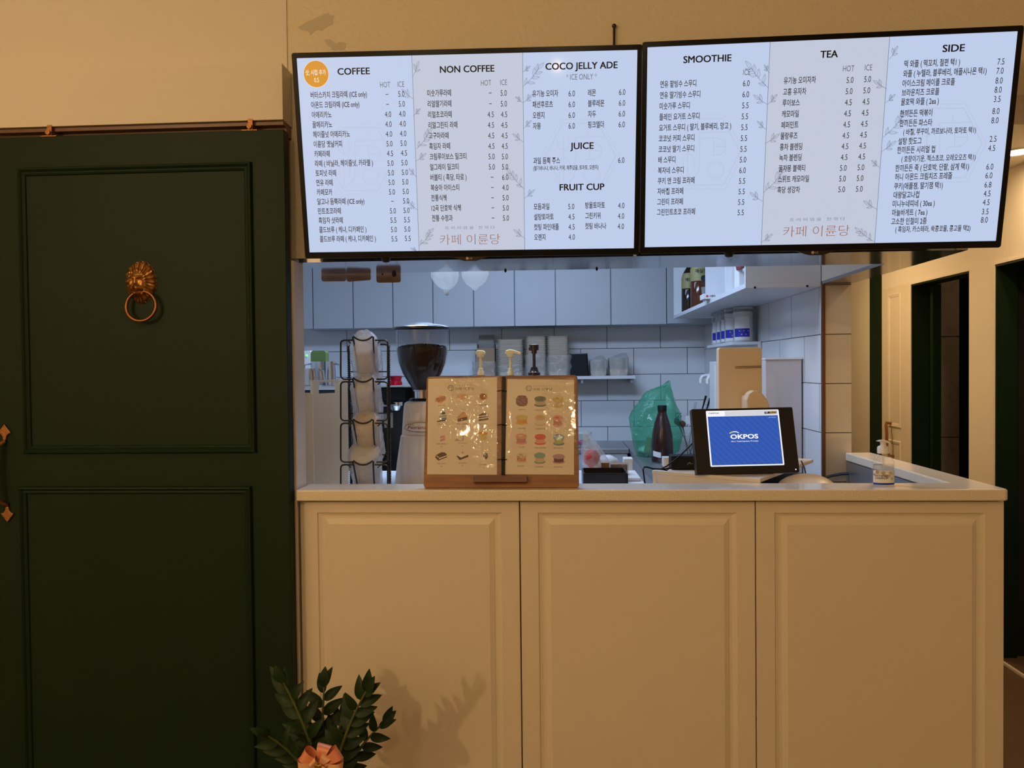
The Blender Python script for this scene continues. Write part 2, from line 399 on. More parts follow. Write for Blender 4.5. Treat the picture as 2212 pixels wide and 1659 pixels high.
# ------------------------------------------------------------------ room shell
ZL = 1.778            # underside of the bulkhead over the counter
YF = 2.27             # front wall plane
XJ = -.775            # right face of the opening's left jamb
XW, YP, XP = 1.067, 3.15, 1.182   # kitchen side wall, its end (pillar) and outer face
XC = 2.147            # corridor wall
YB = 5.6              # kitchen back wall
xs = P(620, 60, YF).x
struct(MB().box(-4.2, xs, YF-.004, YF+.10, 0, 2.9).build('wall_front_left', 'plaster_smooth'))
wf = struct(MB().box(xs, XP, YF, 2.55, ZL+.012, 2.9).build('wall_front', 'plaster_rough'))
def patch(pts):
    q = []
    for i in range(len(pts)):
        a, b = Vector(pts[i]), Vector(pts[(i+1) % len(pts)])
        for k in range(5):
            p = a.lerp(b, k/5); j = noise.noise(Vector((p.x*.21, p.y*.21, 3)))*4.5; q.append((p.x+j, p.y-j*.7))
    F = frame((0, YF-.0008, 0), (1, 0, 0), (0, 1, 0), (0, 0, 1))
    w = [P(a, b, YF) for a, b in q]
    MB().prism([(p.x, p.z) for p in w], F, .0006).build('peeled_patch', 'bare_patch', wf)
patch([(641, 60), (658, 50), (684, 38), (708, 28), (720, 34), (719, 52), (706, 58), (697, 66), (684, 64), (672, 74), (660, 68)])
patch([(701, 84), (714, 83), (724, 94), (735, 90), (748, 94), (745, 108), (722, 109), (708, 100)])
struct(MB().box(XP, 3.2, YF, 2.55, 2.215, 2.9).build('wall_front_right', 'plaster_rough'))
struct(MB().box(XJ, XP, YF+.004, 2.55, ZL, ZL+.012).build('lintel', 'lintel_gloss'))
struct(MB().box(XW, XP, 2.55, YP, ZL, ZL+.012).build('lintel_return', 'lintel_gloss'))
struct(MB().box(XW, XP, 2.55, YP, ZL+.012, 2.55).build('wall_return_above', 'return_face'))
jl = struct(MB().box(-.90, XJ, YF-.045, YF+.042, 0, ZL).build('trim_1', 'trim_paint', bevel=.002))
# header box over the sliding door
hb, ht = P(609, 258, 2.19).z, P(609, 136, 2.19).z
struct(MB().box(-4.2, -.787, 2.19, YF-.004, hb, ht).build('trim_2', 'plaster_smooth', bevel=.0015))
rail = struct(MB().box(-4.2, -.79, 2.225, YF-.004, hb-.035, hb-.002).box(-4.2, -.79, 2.20, 2.225, hb-.012, hb-.002).build('trim_3', 'brown_trim'))
# kitchen shell
z0 = P(1369.4, 808.5, YB).z; x0 = P(1369.4, 840, YB).x
tile_mat('tile_back', (0, 2), .3845, .190, x0+.3845*.0, z0-.190, off=.5)
ys0 = PX(1684, 690, XW).y; zs0 = P(1800, 722, YP).z
tile_mat('tile_side', (1, 2), .368, .1985, ys0, zs0, off=.5, ms=.0018)
tile_mat('tile_pillar', (0, 2), 9.0, .1985, 4.0, zs0, off=.5, col=(.80, .70, .54), ms=.0018)
tile_mat('tile_marble', (0, 2), 9.0, .69, 4.0, P(2050, 727, 5.4).z, off=.5, col=(.55, .48, .42), ms=.003, vein=1)
struct(MB().box(-2.0, XW, YB, YB+.1, 0, 2.5).build('wall_back', 'tile_back'))
struct(MB().box(XW, XP-.02, YP+.004, YB+.1, 0, 2.5).build('wall_right', 'tile_side'))
struct(MB().box(XW+.012, XP, YP-.004, YP+.012, 0, ZL).build('pillar', 'tile_pillar'))
struct(MB().box(XP-.02, XP, YP+.012, YB+.1, 0, 2.5).build('wall_corridor_left', 'plaster_smooth'))
struct(MB().box(XW-.002, XW+.012, YP-.008, YP+.004, 0, ZL).build('trim_4', 'brown_trim'))
struct(MB().box(-2.1, -2.0, 2.37, YB+.1, 0, 2.5).build('wall_left', 'white_melamine'))
struct(MB().box(-2.1, XP, 2.55, YB+.1, 2.5, 2.6).build('ceiling_kitchen', 'ceiling_paint'))
struct(MB().box(-4.2, 3.2, -4.0, YF, 2.9, 3.0).build('ceiling', 'ceiling_paint'))
struct(MB().box(-4.2, 3.2, -4.0, 9.5, -.1, 0).build('floor', 'floor_brown'))
struct(MB().box(-4.3, -4.2, -4.0, 2.37, 0, 2.9).build('wall_cafe_left', 'plaster_smooth'))
struct(MB().box(-4.2, 3.2, -4.1, -4.0, 0, 2.9).build('wall_cafe_rear', 'plaster_smooth'))
struct(MB().box(3.2, 3.3, -4.0, 2.27, 0, 2.9).build('wall_cafe_right', 'plaster_smooth'))
# corridor
struct(MB().box(XP, 3.2, 2.55, 9.5, 2.37, 2.45).build('ceiling_corridor', 'ceiling_paint'))
struct(MB().box(XP, XC, 7.0, 7.1, 0, 2.37).build('wall_corridor_end', 'plaster_smooth'))
def yx(px, py=800): return PX(px, py, XC).y
ya, yb, yc, yd, ye = yx(2148), yx(2093), yx(1968), yx(1905), yx(1880)
zh = PX(2091, 581, XC).z
wc = MB()
wc.box(XC, XC+.10, 2.9, 7.0, zh, 2.37)               # over the doors
wc.box(XC, XC+.10, ya, yb, 0, zh)                    # post between the doorways
wc.box(XC, XC+.10, yc, yc+.03, 0, zh); wc.box(XC, XC+.10, ye, 7.0, 0, zh)
wc.box(XC, XC+.10, 2.55, 2.9, 0, 2.37)
struct(wc.build('wall_corridor', 'plaster_smooth'))
tr = MB()
for a, b in ((2.9, ya), (yb, yc)):
    tr.box(XC-.006, XC+.012, a, b, zh-.012, zh); tr.box(XC-.006, XC+.012, b-.010, b, 0, zh-.012)
    tr.box(XC-.001, XC+.10, a, b, zh-.022, zh-.0125, 1); tr.box(XC-.001, XC+.011, b-.014, b-.0105, 0, zh-.022, 1)
    tr.box(XC+.012, XC+.10, a, b, zh-.02, zh, 1); tr.box(XC+.012, XC+.10, b-.016, b, 0, zh-.02, 1)
struct(tr.build('trim_5', ['trim_paint', 'door_green']))
struct(MB().box(XC-.012, XC, ya, yb, 0, .09).box(XC-.012, XC, 2.9, ya, 0, .012).build('baseboard_corridor', 'trim_paint'))
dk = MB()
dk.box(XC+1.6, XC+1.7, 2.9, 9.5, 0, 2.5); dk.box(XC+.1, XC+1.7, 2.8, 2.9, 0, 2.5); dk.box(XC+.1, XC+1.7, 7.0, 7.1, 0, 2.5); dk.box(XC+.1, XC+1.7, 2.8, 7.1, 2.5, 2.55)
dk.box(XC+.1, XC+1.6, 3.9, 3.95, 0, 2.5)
struct(dk.build('wall_dark_room', 'unlit_black'))  # near-black wall colour stands for the darkness of the unlit rooms
m0, m1 = P(2033, 800, 5.4), P(2072, 800, 5.4)
struct(MB().box(m0.x, m1.x, 5.4, 5.46, 0, 2.3).build('wall_marble', 'tile_marble'))
g0 = PX(2030, 800, XC+.2)
d2 = struct(MB().box(XC+.102, XC+.15, yc-.056, yc-.018, 0, zh-.021).build('door_2', 'door_green'))
# narrow green door edge and the panelled cream door beyond it
d3 = struct(MB().box(XC-.004, XC+.06, yd, ye, 0, 2.365).build('door_3', 'door_green'))
def ring(mb, Cv, u0, u1, v0, v1, prof, mi=0, fill=True):
    """nested rectangles on a canvas: prof = [(inset_u, inset_v, height)], the last one closed"""
    vs = []; fs = []
    for a, b, h in prof:
        vs += [Cv.pt(u0+a, v0+b, h), Cv.pt(u1-a, v0+b, h), Cv.pt(u1-a, v1-b, h), Cv.pt(u0+a, v1-b, h)]
    for i in range(len(prof)-1):
        for j in range(4): fs.append((i*4+j, i*4+(j+1) % 4, i*4+4+(j+1) % 4, i*4+4+j))
    if fill: k = 4*(len(prof)-1); fs.append((k, k+1, k+2, k+3))
    mb.add(vs, fs, mi)
C4 = Canvas((XC-.001, yd, 0), (0, -1, 0), (0, 0, 1))
mb = MB().box(XC, XC+.04, yc+.03, yd, 0, zh); wdt = yd-yc-.03
for lo, hi in ((PX(1940, 925, XC).z, zh-.04), (.12, PX(1940, 952, XC).z)):
    ring(mb, C4, .10, wdt-.10, lo, hi, [(0, 0, .0), (.008, .008, .007), (.022, .022, .004), (.030, .030, .0005)])
d4 = struct(mb.build('door_4', 'cream_lacquer'))
hz = PX(1913, 915, XC-.04); hz2 = PX(1920, 985, XC-.04)
MB().tube([(XC, hz.y, hz.z), (XC-.035, hz.y, hz.z+.004), (XC-.045, hz.y-.02, hz.z-.01), (XC-.045, hz.y-.03, hz.z-.06), (XC-.045, hz.y-.03, hz2.z+.04), (XC-.03, hz.y-.03, hz2.z), (XC, hz.y-.03, hz2.z)], .009, 8).build('door_handle', 'iron_bronze', d4, smooth=True)
lp = PZ(2203, 366, 2.37)
dl = thing('recessed_downlight', 'glowing round downlight in the corridor ceiling at the right edge', 'light', (2.0, 3.45, 2.35))
MB().lathe([(.055, 2.366), (.062, 2.362), (.062, 2.3695)], c=(2.0, 3.45, 0)).build('trim_ring', 'white_plastic', dl, smooth=True)
MB().lathe([(.0, 2.364), (.053, 2.3645), (.053, 2.3690)], c=(2.0, 3.45, 0)).build('lens', 'lamp_glow', dl)

# ------------------------------------------------------------------ green sliding door with its lion knocker and pull handle
YD = 2.178
dtl, dtr = P(0, 290, YD), P(615.5, 279, YD)
xr = (P(615.5, 300, YD).x+P(630.5, 1450, YD).x)/2
door = struct(MB().box(-2.0, xr, YD, YD+.040, .01, dtr.z).build('door_1', 'door_green', bevel=.002, origin=(-1.3, YD, 0)))
CD = Canvas((0, YD, 0), (1, 0, 0), (0, 0, 1))
def dmould(a, b, c, d):
    u0 = (CD.uv(*a).x+CD.uv(*d).x)/2; u1 = (CD.uv(*b).x+CD.uv(*c).x)/2
    v1 = (CD.uv(*a).y+CD.uv(*b).y)/2; v0 = (CD.uv(*d).y+CD.uv(*c).y)/2
    mb = MB(); w = .024
    pr = [(0, 0), (.0005, .007), (.003, .011), (.007, .012), (.011, .0085), (.013, .0055), (.018, .0065), (.0225, .004), (w, 0)]
    ring(mb, CD, u0, u1, v0, v1, [(p, p, h+.0002) for p, h in pr], fill=False); return mb.build('panel_moulding', 'door_green', door)
dmould((41, 364), (544, 350), (554.5, 976), (52, 982))
lo = CD.uv(60, 1659).y-.75
u = [(51, 1052), (555, 1047.6), (560, 2600), (70, 2600)]
dmould(*u)
for px in (110, 543):
    p = P(px, 272, 2.195); mb = MB()
    mb.box(p.x-.028, p.x+.018, 2.19, 2.205, dtr.z-.004, dtr.z+.006); mb.box(p.x-.008, p.x+.006, 2.188, 2.205, dtr.z+.002, hb+.004)
    mb.lathe([(.007, -.006), (.007, .006)], n=12, F=frame((p.x-.002, 2.187, dtr.z+.013), (1, 0, 0), (0, 0, 1), (0, -1, 0)))
    mb.build('roller_hanger', 'iron_bronze', door)
# lion head knocker
kc = P(306, 610, YD)
def lion(ix, iy):
    th = 2*math.pi*ix; r = iy; u = math.cos(th); w = math.sin(th)
    lock = (.5+.5*math.cos(th*19+2.6*r*math.sin(th*1.5)+.6*math.sin(th*3)))**.8          # ridged locks of the mane
    fine = .5+.5*math.cos(th*47+3*r)
    e = 1+(.07*lock-.035+.02*fine)*max(0, (r-.6)/.4)
    taper = 1-.30*max(0, -w-.35)
    x, z = r*u*.0455*e*taper, r*w*.0615*e
    def g(cx, cz, sx, sz, amp): return amp*math.exp(-((x-cx)/sx)**2-((z-cz)/sz)**2)
    def st(t): t = max(0, min(1, t)); return t*t*(3-2*t)
    fx = -.004; q = math.hypot((x-fx)/.0265, (z+.004)/.037)
    face = st((1.10-q)/.22)
    h = .013*(1-r**3)+(1-face)*(.0055*lock+.0022*fine)*st((1.02-r)/.12)+.0035*st((1.25-q)/.3)*(1-face)
    h += face*(.011*math.sqrt(max(0, 1-(q/1.12)**2)))
    h += g(fx, .001, .0052, .017, .0065)+g(fx, -.0125, .0080, .0050, .0115)                                    # nose bridge and nose
    h += g(fx-.0088, -.0205, .0090, .0078, .0125)+g(fx+.0088, -.0205, .0090, .0078, .0125)+g(fx, -.0350, .0100, .0060, .015)   # muzzle, chin
    h -= g(fx, -.0282, .0125, .0016, .0075)+g(fx, -.0205, .0012, .0055, .0045)
    for s in (-1, 1):
        h += g(fx+s*.0118, .0125, .0080, .0028, .0058)+g(fx+s*.0060, .0085, .003, .004, .003); h -= g(fx+s*.0118, .0068, .0068, .0026, .0062); h += g(fx+s*.0115, .0052, .0040, .0018, .0040)
        h -= g(fx+s*.0048, -.0150, .0016, .0016, .0035); h += g(fx+s*.0185, -.006, .006, .011, .003)
        for k in (-.0185, -.0220): h -= g(fx+s*.011, k, .0070, .0009, .0010)
    h += g(fx, .022, .012, .008, .003)-g(fx, .020, .0012, .010, .0022)
    return Vector((kc.x+x, YD-max(.0012, h)-(.003 if r < .985 else 0), kc.z+z))
kn = MB().grid(lion, 200, 72, closed_u=True); n0 = len(kn.v)
kn.grid(lambda i, j: lion(i, 1.0) if j < .5 else Vector((lion(i, 1.0).x, YD, lion(i, 1.0).z)), 200, 1, closed_u=True)
kno = kn.build('door_knocker', 'brass', door, smooth=True, angle=60); kno['label'] = 'brass lion head knocker holding a ring'
rc = P(303.5, 661, YD-.024); pts = [(rc.x+.0445*math.cos(t), rc.y+.010*(math.sin(t)*.5+.3), rc.z+.0435*math.sin(t)) for t in [2*math.pi*i/48 for i in range(48)]]
MB().tube(pts, .0048, 10, closed=True).build('knocker_ring', 'brass_dark', kno, smooth=True)
for px, py in ((280, 589), (327, 586)):
    p = P(px, py, YD-.013); MB().lathe([(.0028, -.012), (.0028, .0), (.0018, .0015)], n=10, F=frame(p, (1, 0, 0), (0, 0, 1), (0, -1, 0))).build('mounting_screw', 'brass', kno)
# wrought pull handle at the door's left edge
def spade(cx, cz, up):
    s = 1 if up else -1
    q = [(0, -.020), (.005, -.012), (.006, -.004), (.012, .004), (.0205, .006), (.016, .013), (.010, .020), (0, .033), (-.010, .020), (-.016, .013), (-.0205, .006), (-.012, .004), (-.006, -.004), (-.005, -.012)]
    return [(cx+a, cz+b*s) for a, b in q]
t0, t1 = P(12, 940, YD), P(18, 1104, YD); mb = MB()
mb.prism(spade(t0.x, t0.z, True), T(0, YD-.006, 0), .006); mb.prism(spade(t1.x, t1.z, False), T(0, YD-.006, 0), .006)
hx = P(-1, 1020, YD).x
ho = mb.build('pull_handle', 'iron_bronze', door, bevel=.0015); ho['label'] = 'wrought bronze pull handle with spade ends'
MB().tube([(t0.x, YD-.004, t0.z-.018), (hx+.008, YD-.028, t0.z-.035), (hx, YD-.042, (t0.z+t1.z)/2+.02), (hx, YD-.042, (t0.z+t1.z)/2-.02), (hx+.010, YD-.028, t1.z+.035), (t1.x, YD-.004, t1.z+.018)], [.006, .008, .0095, .0095, .008, .006], 10).build('grip', 'iron_bronze', ho, smooth=True)

# ------------------------------------------------------------------ counter: three panelled cabinets under one quartz worktop, and the short return
ZT = 1.10; YC0, YC1 = 2.20, 2.325
xl, xrt = XJ+.004, 1.257
wt = thing('quartz_worktop', 'speckled cream quartz worktop forming an L along the serving counter', 'worktop', ((xl+xrt)/2, 2.25, ZT-.033))
poly = [(xl, YC0), (xrt-.012, YC0), (xrt-.004, YC0+.003), (xrt, YC0+.012), (xrt, YP-.01), (XP+.002, YP-.01), (1.155, YP-.01), (1.155, YC1), (xl, YC1)]
F = frame((0, 0, ZT), (1, 0, 0), (0, 0, -1), (0, 1, 0))
MB().prism(poly, F, .033).build('slab', 'quartz', wt, bevel=.005, segs=3)
zt0 = ZT-.033
seams = [(xl, P(1124.5, 1300, 2.232).x), (P(1124.5, 1300, 2.232).x, P(1633, 1300, 2.232).x), (P(1633, 1300, 2.232).x, P(2170, 1300, 2.232).x)]
cl = ['cream panelled counter cabinet beside the green door, leaves in front', 'cream panelled counter cabinet in the middle, between two others', 'cream panelled counter cabinet at the open right end of the counter']
CC = Canvas((0, 2.232, 0), (1, 0, 0), (0, 0, 1))
for (a, b), lb in zip(seams, cl):
    c = thing('counter_cabinet', lb, 'cabinet', ((a+b)/2, 2.26, 0), 'cabinets along the counter front')
    MB().box(a+.001, b-.001, 2.252, 2.305, .0, zt0-.0005).build('carcass', 'cream_lacquer', c)
    mb = MB(); a1, b1 = a+.0015, b-.0015; lo, hi = .10, zt0-.006
    mb.box(a1, b1, 2.2405, 2.252, lo, hi)
    S = .052; Tq = .033
    ring(mb, CC, a1, b1, lo, hi, [(0, 0, -.007), (.0005, .0005, -.001), (.0015, .0015, 0), (S, Tq, 0), (S+.003, Tq+.003, -.004), (S+.013, Tq+.010, -.0065), (S+.021, Tq+.017, -.0065), (S+.023, Tq+.0195, -.0045), (S+.035, Tq+.033, .0), (S+.0365, Tq+.035, .0008)])
    MB.build(mb, 'door_panel', 'cream_lacquer', c)
    MB().box(a+.002, b-.002, 2.262, 2.30, 0, .09)
rc_ = thing('counter_return', 'cream side counter wall under the worktop, running back to the tiled pillar', 'counter', (1.20, 2.7, 0))
MB().box(1.165, 1.245, 2.306, YP-.012, 0, zt0-.0005).build('side_panel', 'cream_lacquer', rc_)
MB().box(1.158, 1.164, 2.32, YP-.012, .93, zt0-.002).build('splash_strip', 'steel_dull', rc_)

# ------------------------------------------------------------------ the two menu screens
def Rm(t, y, r):
    return Matrix.Rotation(y, 3, 'Z') @ Matrix.Rotation(t, 3, 'X') @ Matrix.Rotation(-r, 3, 'Y')
def hexlogo(Cv, mb, cpx, k):
    """faint cafe emblem: double hexagon with fork, spoon and letter strokes, drawn from its centre in screen pixels"""
    def q(x, y): return Cv.uv(cpx[0]+(x-778)*k, cpx[1]+(y-344)*k)
    def L(pts, w=.0022): Cv.line(mb, [q(*p) for p in pts], w, e=.0005)
    def arc(cx, cy, rx, ry, a0, a1, n=12): return [(cx+rx*math.cos(R(a0+(a1-a0)*i/n)), cy+ry*math.sin(R(a0+(a1-a0)*i/n))) for i in range(n+1)]
    for s, w in ((1, .0014), (.90, .0026)):
        L([(778+x*s, 344+y*s) for x, y in ((-81, 0), (-41, -76), (41, -76), (81, 0), (43, 76), (-39, 76), (-81, 0))], w)
    L([(793, 289), (793, 303)]); L([(827, 303), (767, 305), (768, 345), (767, 372)]+arc(742, 372, 25, 30, 0, 90, 8))
    L([(773, 316), (800, 315)]+arc(800, 333, 22, 18, -90, 90)+[(786, 351)]); L([(797, 316), (797, 351)]); L([(797, 333), (822, 333)])
    L([(730, 304), (730, 318)]+arc(742, 318, 12, 13, 180, 0)+[(754, 304)]); L([(742, 304), (743, 402)])
    L([(734, 385), (734, 362)]+arc(745, 362, 11, 14, 180, 360)+[(756, 380)]); L(arc(801, 381, 17, 17, 0, 360, 24))
def leafline(Cv, mb, base, tip, wid):
    b, t = Vector(base), Vector(tip); d = t-b; n = Vector((-d.y, d.x)).normalized()*d.length*wid
    pts = [b+d*s+n*(math.sin(math.pi*s**.85)) for s in [i/7 for i in range(8)]]+[b+d*s-n*(math.sin(math.pi*s**.85)) for s in [i/7 for i in range(6, -1, -1)]]
    Cv.line(mb, pts, .0007, e=.0007); Cv.line(mb, [b, b+d*.85], .0005, e=.0007)
def sprig(Cv, mb, base, tip, big):
    b, t = Cv.uv(*base), Cv.uv(*tip); d = t-b; s = 1 if d.x > 0 else -1
    cur = [b+d*x+Vector((-.10*s*d.length*math.sin(math.pi*x)*.6*-1, 0)) for x in [i/8 for i in range(9)]]
    Cv.line(mb, cur, .0008, e=.0007)
    def leaf(at, ang, ln): 
        v = d.normalized(); c, sn = math.cos(ang), math.sin(ang); w = Vector((v.x*c-v.y*sn, v.x*sn+v.y*c)); p = cur[at]; leafline(Cv, mb, p, p+w*ln, .17)
    if big:
        L = d.length*.34
        leaf(8, 0, L*1.15); leaf(7, .55, L); leaf(6, -.6, L); leaf(5, .6, L*1.05); leaf(4, -.7, L*1.05); leaf(2, -.9, L); leaf(1, .5, L*.9)
    else:
        L = d.length*.62
        leaf(5, .0, L*1.1); leaf(4, .65*s, L*.9); leaf(3, -.75*s, L*.8)
def rows(Cv, p0, p1, n):
    a, b = Cv.uv(*p0), Cv.uv(*p1); return [a.lerp(b, i/max(1, n-1)) for i in range(n)]
def make_tv(ctr, rot, hh, label, draw, knob, mountx):
    Mx = Rm(*[R(a) for a in rot]); ctr = Vector(ctr); U, Yv, V = Mx.col[0], Mx.col[1], Mx.col[2]
    F = frame(ctr, U, Yv, V); w = .967; h = hh; b, bb = .0141, .0184
    t = thing('menu_screen', label, 'screen', ctr+V*(-h/2), 'menu screens over the counter')
    outer = rrect(-w/2, w/2, -h/2, h/2, .006, 3)
    inner = rrect(-w/2+b, w/2-b, -h/2+bb, h/2-b, .0008, 3); n = len(outer); mb = MB()
    loops = [([(x*.99, z*.99) for x, z in outer], .030), ([(x*.996, z*.996) for x, z in outer], .012), (outer, .0025), ([(x*.9985, z*.998) for x, z in outer], 0), ([(x*1.002, z*1.003) for x, z in inner], 0), (inner, .0015), (inner, .008)]
    vs = [F @ Vector((x, y, z)) for lp_, y in loops for x, z in lp_]
    mb.add(vs, [(i*n+j, i*n+(j+1) % n, (i+1)*n+(j+1) % n, (i+1)*n+j) for i in range(len(loops)-1) for j in range(n)])
    mb.build('bezel', 'black_gloss', t)
    MB().prism(rrect(-w/2+.006, w/2-.006, -h/2+.004, h/2-.004, .006, 3), F @ T(0, .0085, 0), .022).frame_box(F, -.30, .30, .028, .048, -.20, .20).build('back_shell', 'black_plastic', t, bevel=.003)
    MB().frame_box(F, mountx-.09, mountx+.09, .044, .062, -.15, .15).box(ctr.x+mountx-.05, ctr.x+mountx+.05, ctr.y+.055, YF-.0005, ctr.z-.10, ctr.z+.10).build('wall_mount', 'black_matte', t)
    scr = MB(); C = Canvas(ctr+Yv*.0020, U, V)
    # picture: three columns, the middle one greyer; drawn between its dividers
    dv = draw(None, C, None, None)
    ul, ur, vb, vt = -w/2+b, w/2-b, -h/2+bb, h/2-b
    (a0, a1), (b0, b1) = [tuple(C.uv(*p) for p in d) for d in dv]
    def onx(p, q, v): return p.x+(q.x-p.x)*(v-p.y)/(q.y-p.y)
    xa0, xa1, xb0, xb1 = onx(a0, a1, vt), onx(a0, a1, vb), onx(b0, b1, vt), onx(b0, b1, vb)
    xa, xb = (xa0+xa1)/2, (xb0+xb1)/2
    for i, (x0_, x1_) in enumerate(((ul, xa), (xa, xb), (xb, ur))):
        scr.add([C.pt(x0_, vb), C.pt(x1_, vb), C.pt(x1_, vt), C.pt(x0_, vt)], [(0, 1, 2, 3)], 1 if i == 1 else 0)
    so = scr.build('display', ['screen_blue', 'screen_grey'], t)
    tx = MB(); dr = MB()
    for x in (xa, xb): C.line(dr, [(x, vb), (x, vt)], .0011, e=.0006)
    draw(tx, C, dr, (xa, xb))
    tx.build('menu_lettering', ['ink', 'ink_grey', 'ink_brown', 'ink_white', 'disc_orange'], so)
    for c_, k in dv_logo[label]:
        ln = MB(); hexlogo(C, ln, c_, k); ln.build('emblem', 'ink_faint', so)
    dr.build('leaf_drawing', 'ink_line', so)
    # chin with the maker's mark, and the small fittings below the bezel
    ch = MB(); pr = [(-.062, -h/2+.002), (-.045, -h/2-.0025), (-.028, -h/2-.009), (-.016, -h/2-.012), (.016, -h/2-.012), (.028, -h/2-.009), (.045, -h/2-.0025), (.062, -h/2+.002)]
    ch.prism(pr, F @ T(0, .001, 0), .02); cho = ch.build('chin', 'black_plastic', t)
    lg = MB(); Cl = Canvas(ctr+Yv*.0009, U, V); Cl.poly(lg, ell(-.009, -h/2-.0045, .0042, .0042, 16)); Cl.text(lg, 'LG', -.003, -h/2-.0045, .0052, wf=1.0, bold=.01)
    lg.build('maker_mark', 'logo_grey', cho)
    kx = C.uv(knob, 560).x; kb = MB().lathe([(.0, -.016), (.010, -.013), (.0135, -.005), (.0135, .012)], n=18, F=F @ T(kx, .022, -h/2+.0)); 
    if knob < 1000: kb.tube([F @ Vector((kx-.030, .02, -h/2-.007)), F @ Vector((kx-.025, .02, -h/2+.002)), F @ Vector((kx-.008, .02, -h/2-.003)), F @ Vector((kx-.030, .02, -h/2-.007))], .0016, 6)
    kb.build('under_knob', 'black_plastic', t, smooth=True)
    return t, C
L1 = 'menu screen on the left, with orange disc and COFFEE list'
L2 = 'menu screen on the right, headed SMOOTHIE, TEA and SIDE'
dv_logo = {L1: [((778, 344), 1.0), ((1254, 337), 1.04)], L2: [((1522, 328), 1.05), ((2041, 309), 1.10)]}
HK, PH = .0136, .0150          # letter heights: dish names, prices
def names(tx, C, items, p0, p1, wf=.63, h=HK):
    for s, q in zip(items, rows(C, p0, p1, len(items))): C.text(tx, s, q.x, q.y, h, wf=wf, bold=.013)
def prices(tx, C, items, p0, p1):
    for s, q in zip(items, rows(C, p0, p1, len(items))):
        if s == '-': C.poly(tx, [(q.x-.0038, q.y-.0009), (q.x+.0038, q.y-.0009), (q.x+.0038, q.y+.0009), (q.x-.0038, q.y+.0009)], 0, e=.0008)
        elif s: C.text(tx, s, q.x, q.y, PH, wf=.70, align='C', bold=0)
def head(tx, C, s, p, wpx, h=.0172):
    q = C.uv(*p); w = (C.uv(p[0]+wpx/2, p[1])-C.uv(p[0]-wpx/2, p[1])).length; 
    for du, dv_ in ((-.0006, -.0003), (.0006, -.0003), (-.0006, .0003), (.0006, .0003)): C.text(tx, s, q.x+du, q.y+dv_, h, align='C', width=w)
def small(tx, C, s, p, h=.0145, wf=.60, mi=1, align='C', wpx=None, bold=-.004):
    q = C.uv(*p); w = None if wpx is None else (C.uv(p[0]+wpx/2, p[1])-C.uv(p[0]-wpx/2, p[1])).length
    C.text(tx, s, q.x, q.y, h, wf=wf, align=align, mi=mi, width=w, bold=bold)
def foot(tx, C, p1, w1, p2, w2):
    small(tx, C, '프 리 미 엄 을   전 하 다', p1, h=.0068, wpx=w1, mi=1, bold=-.01); small(tx, C, '카페 이륜당', p2, h=.0225, wpx=w2, mi=2, bold=-.012)
D5 = lambda s: s.split()
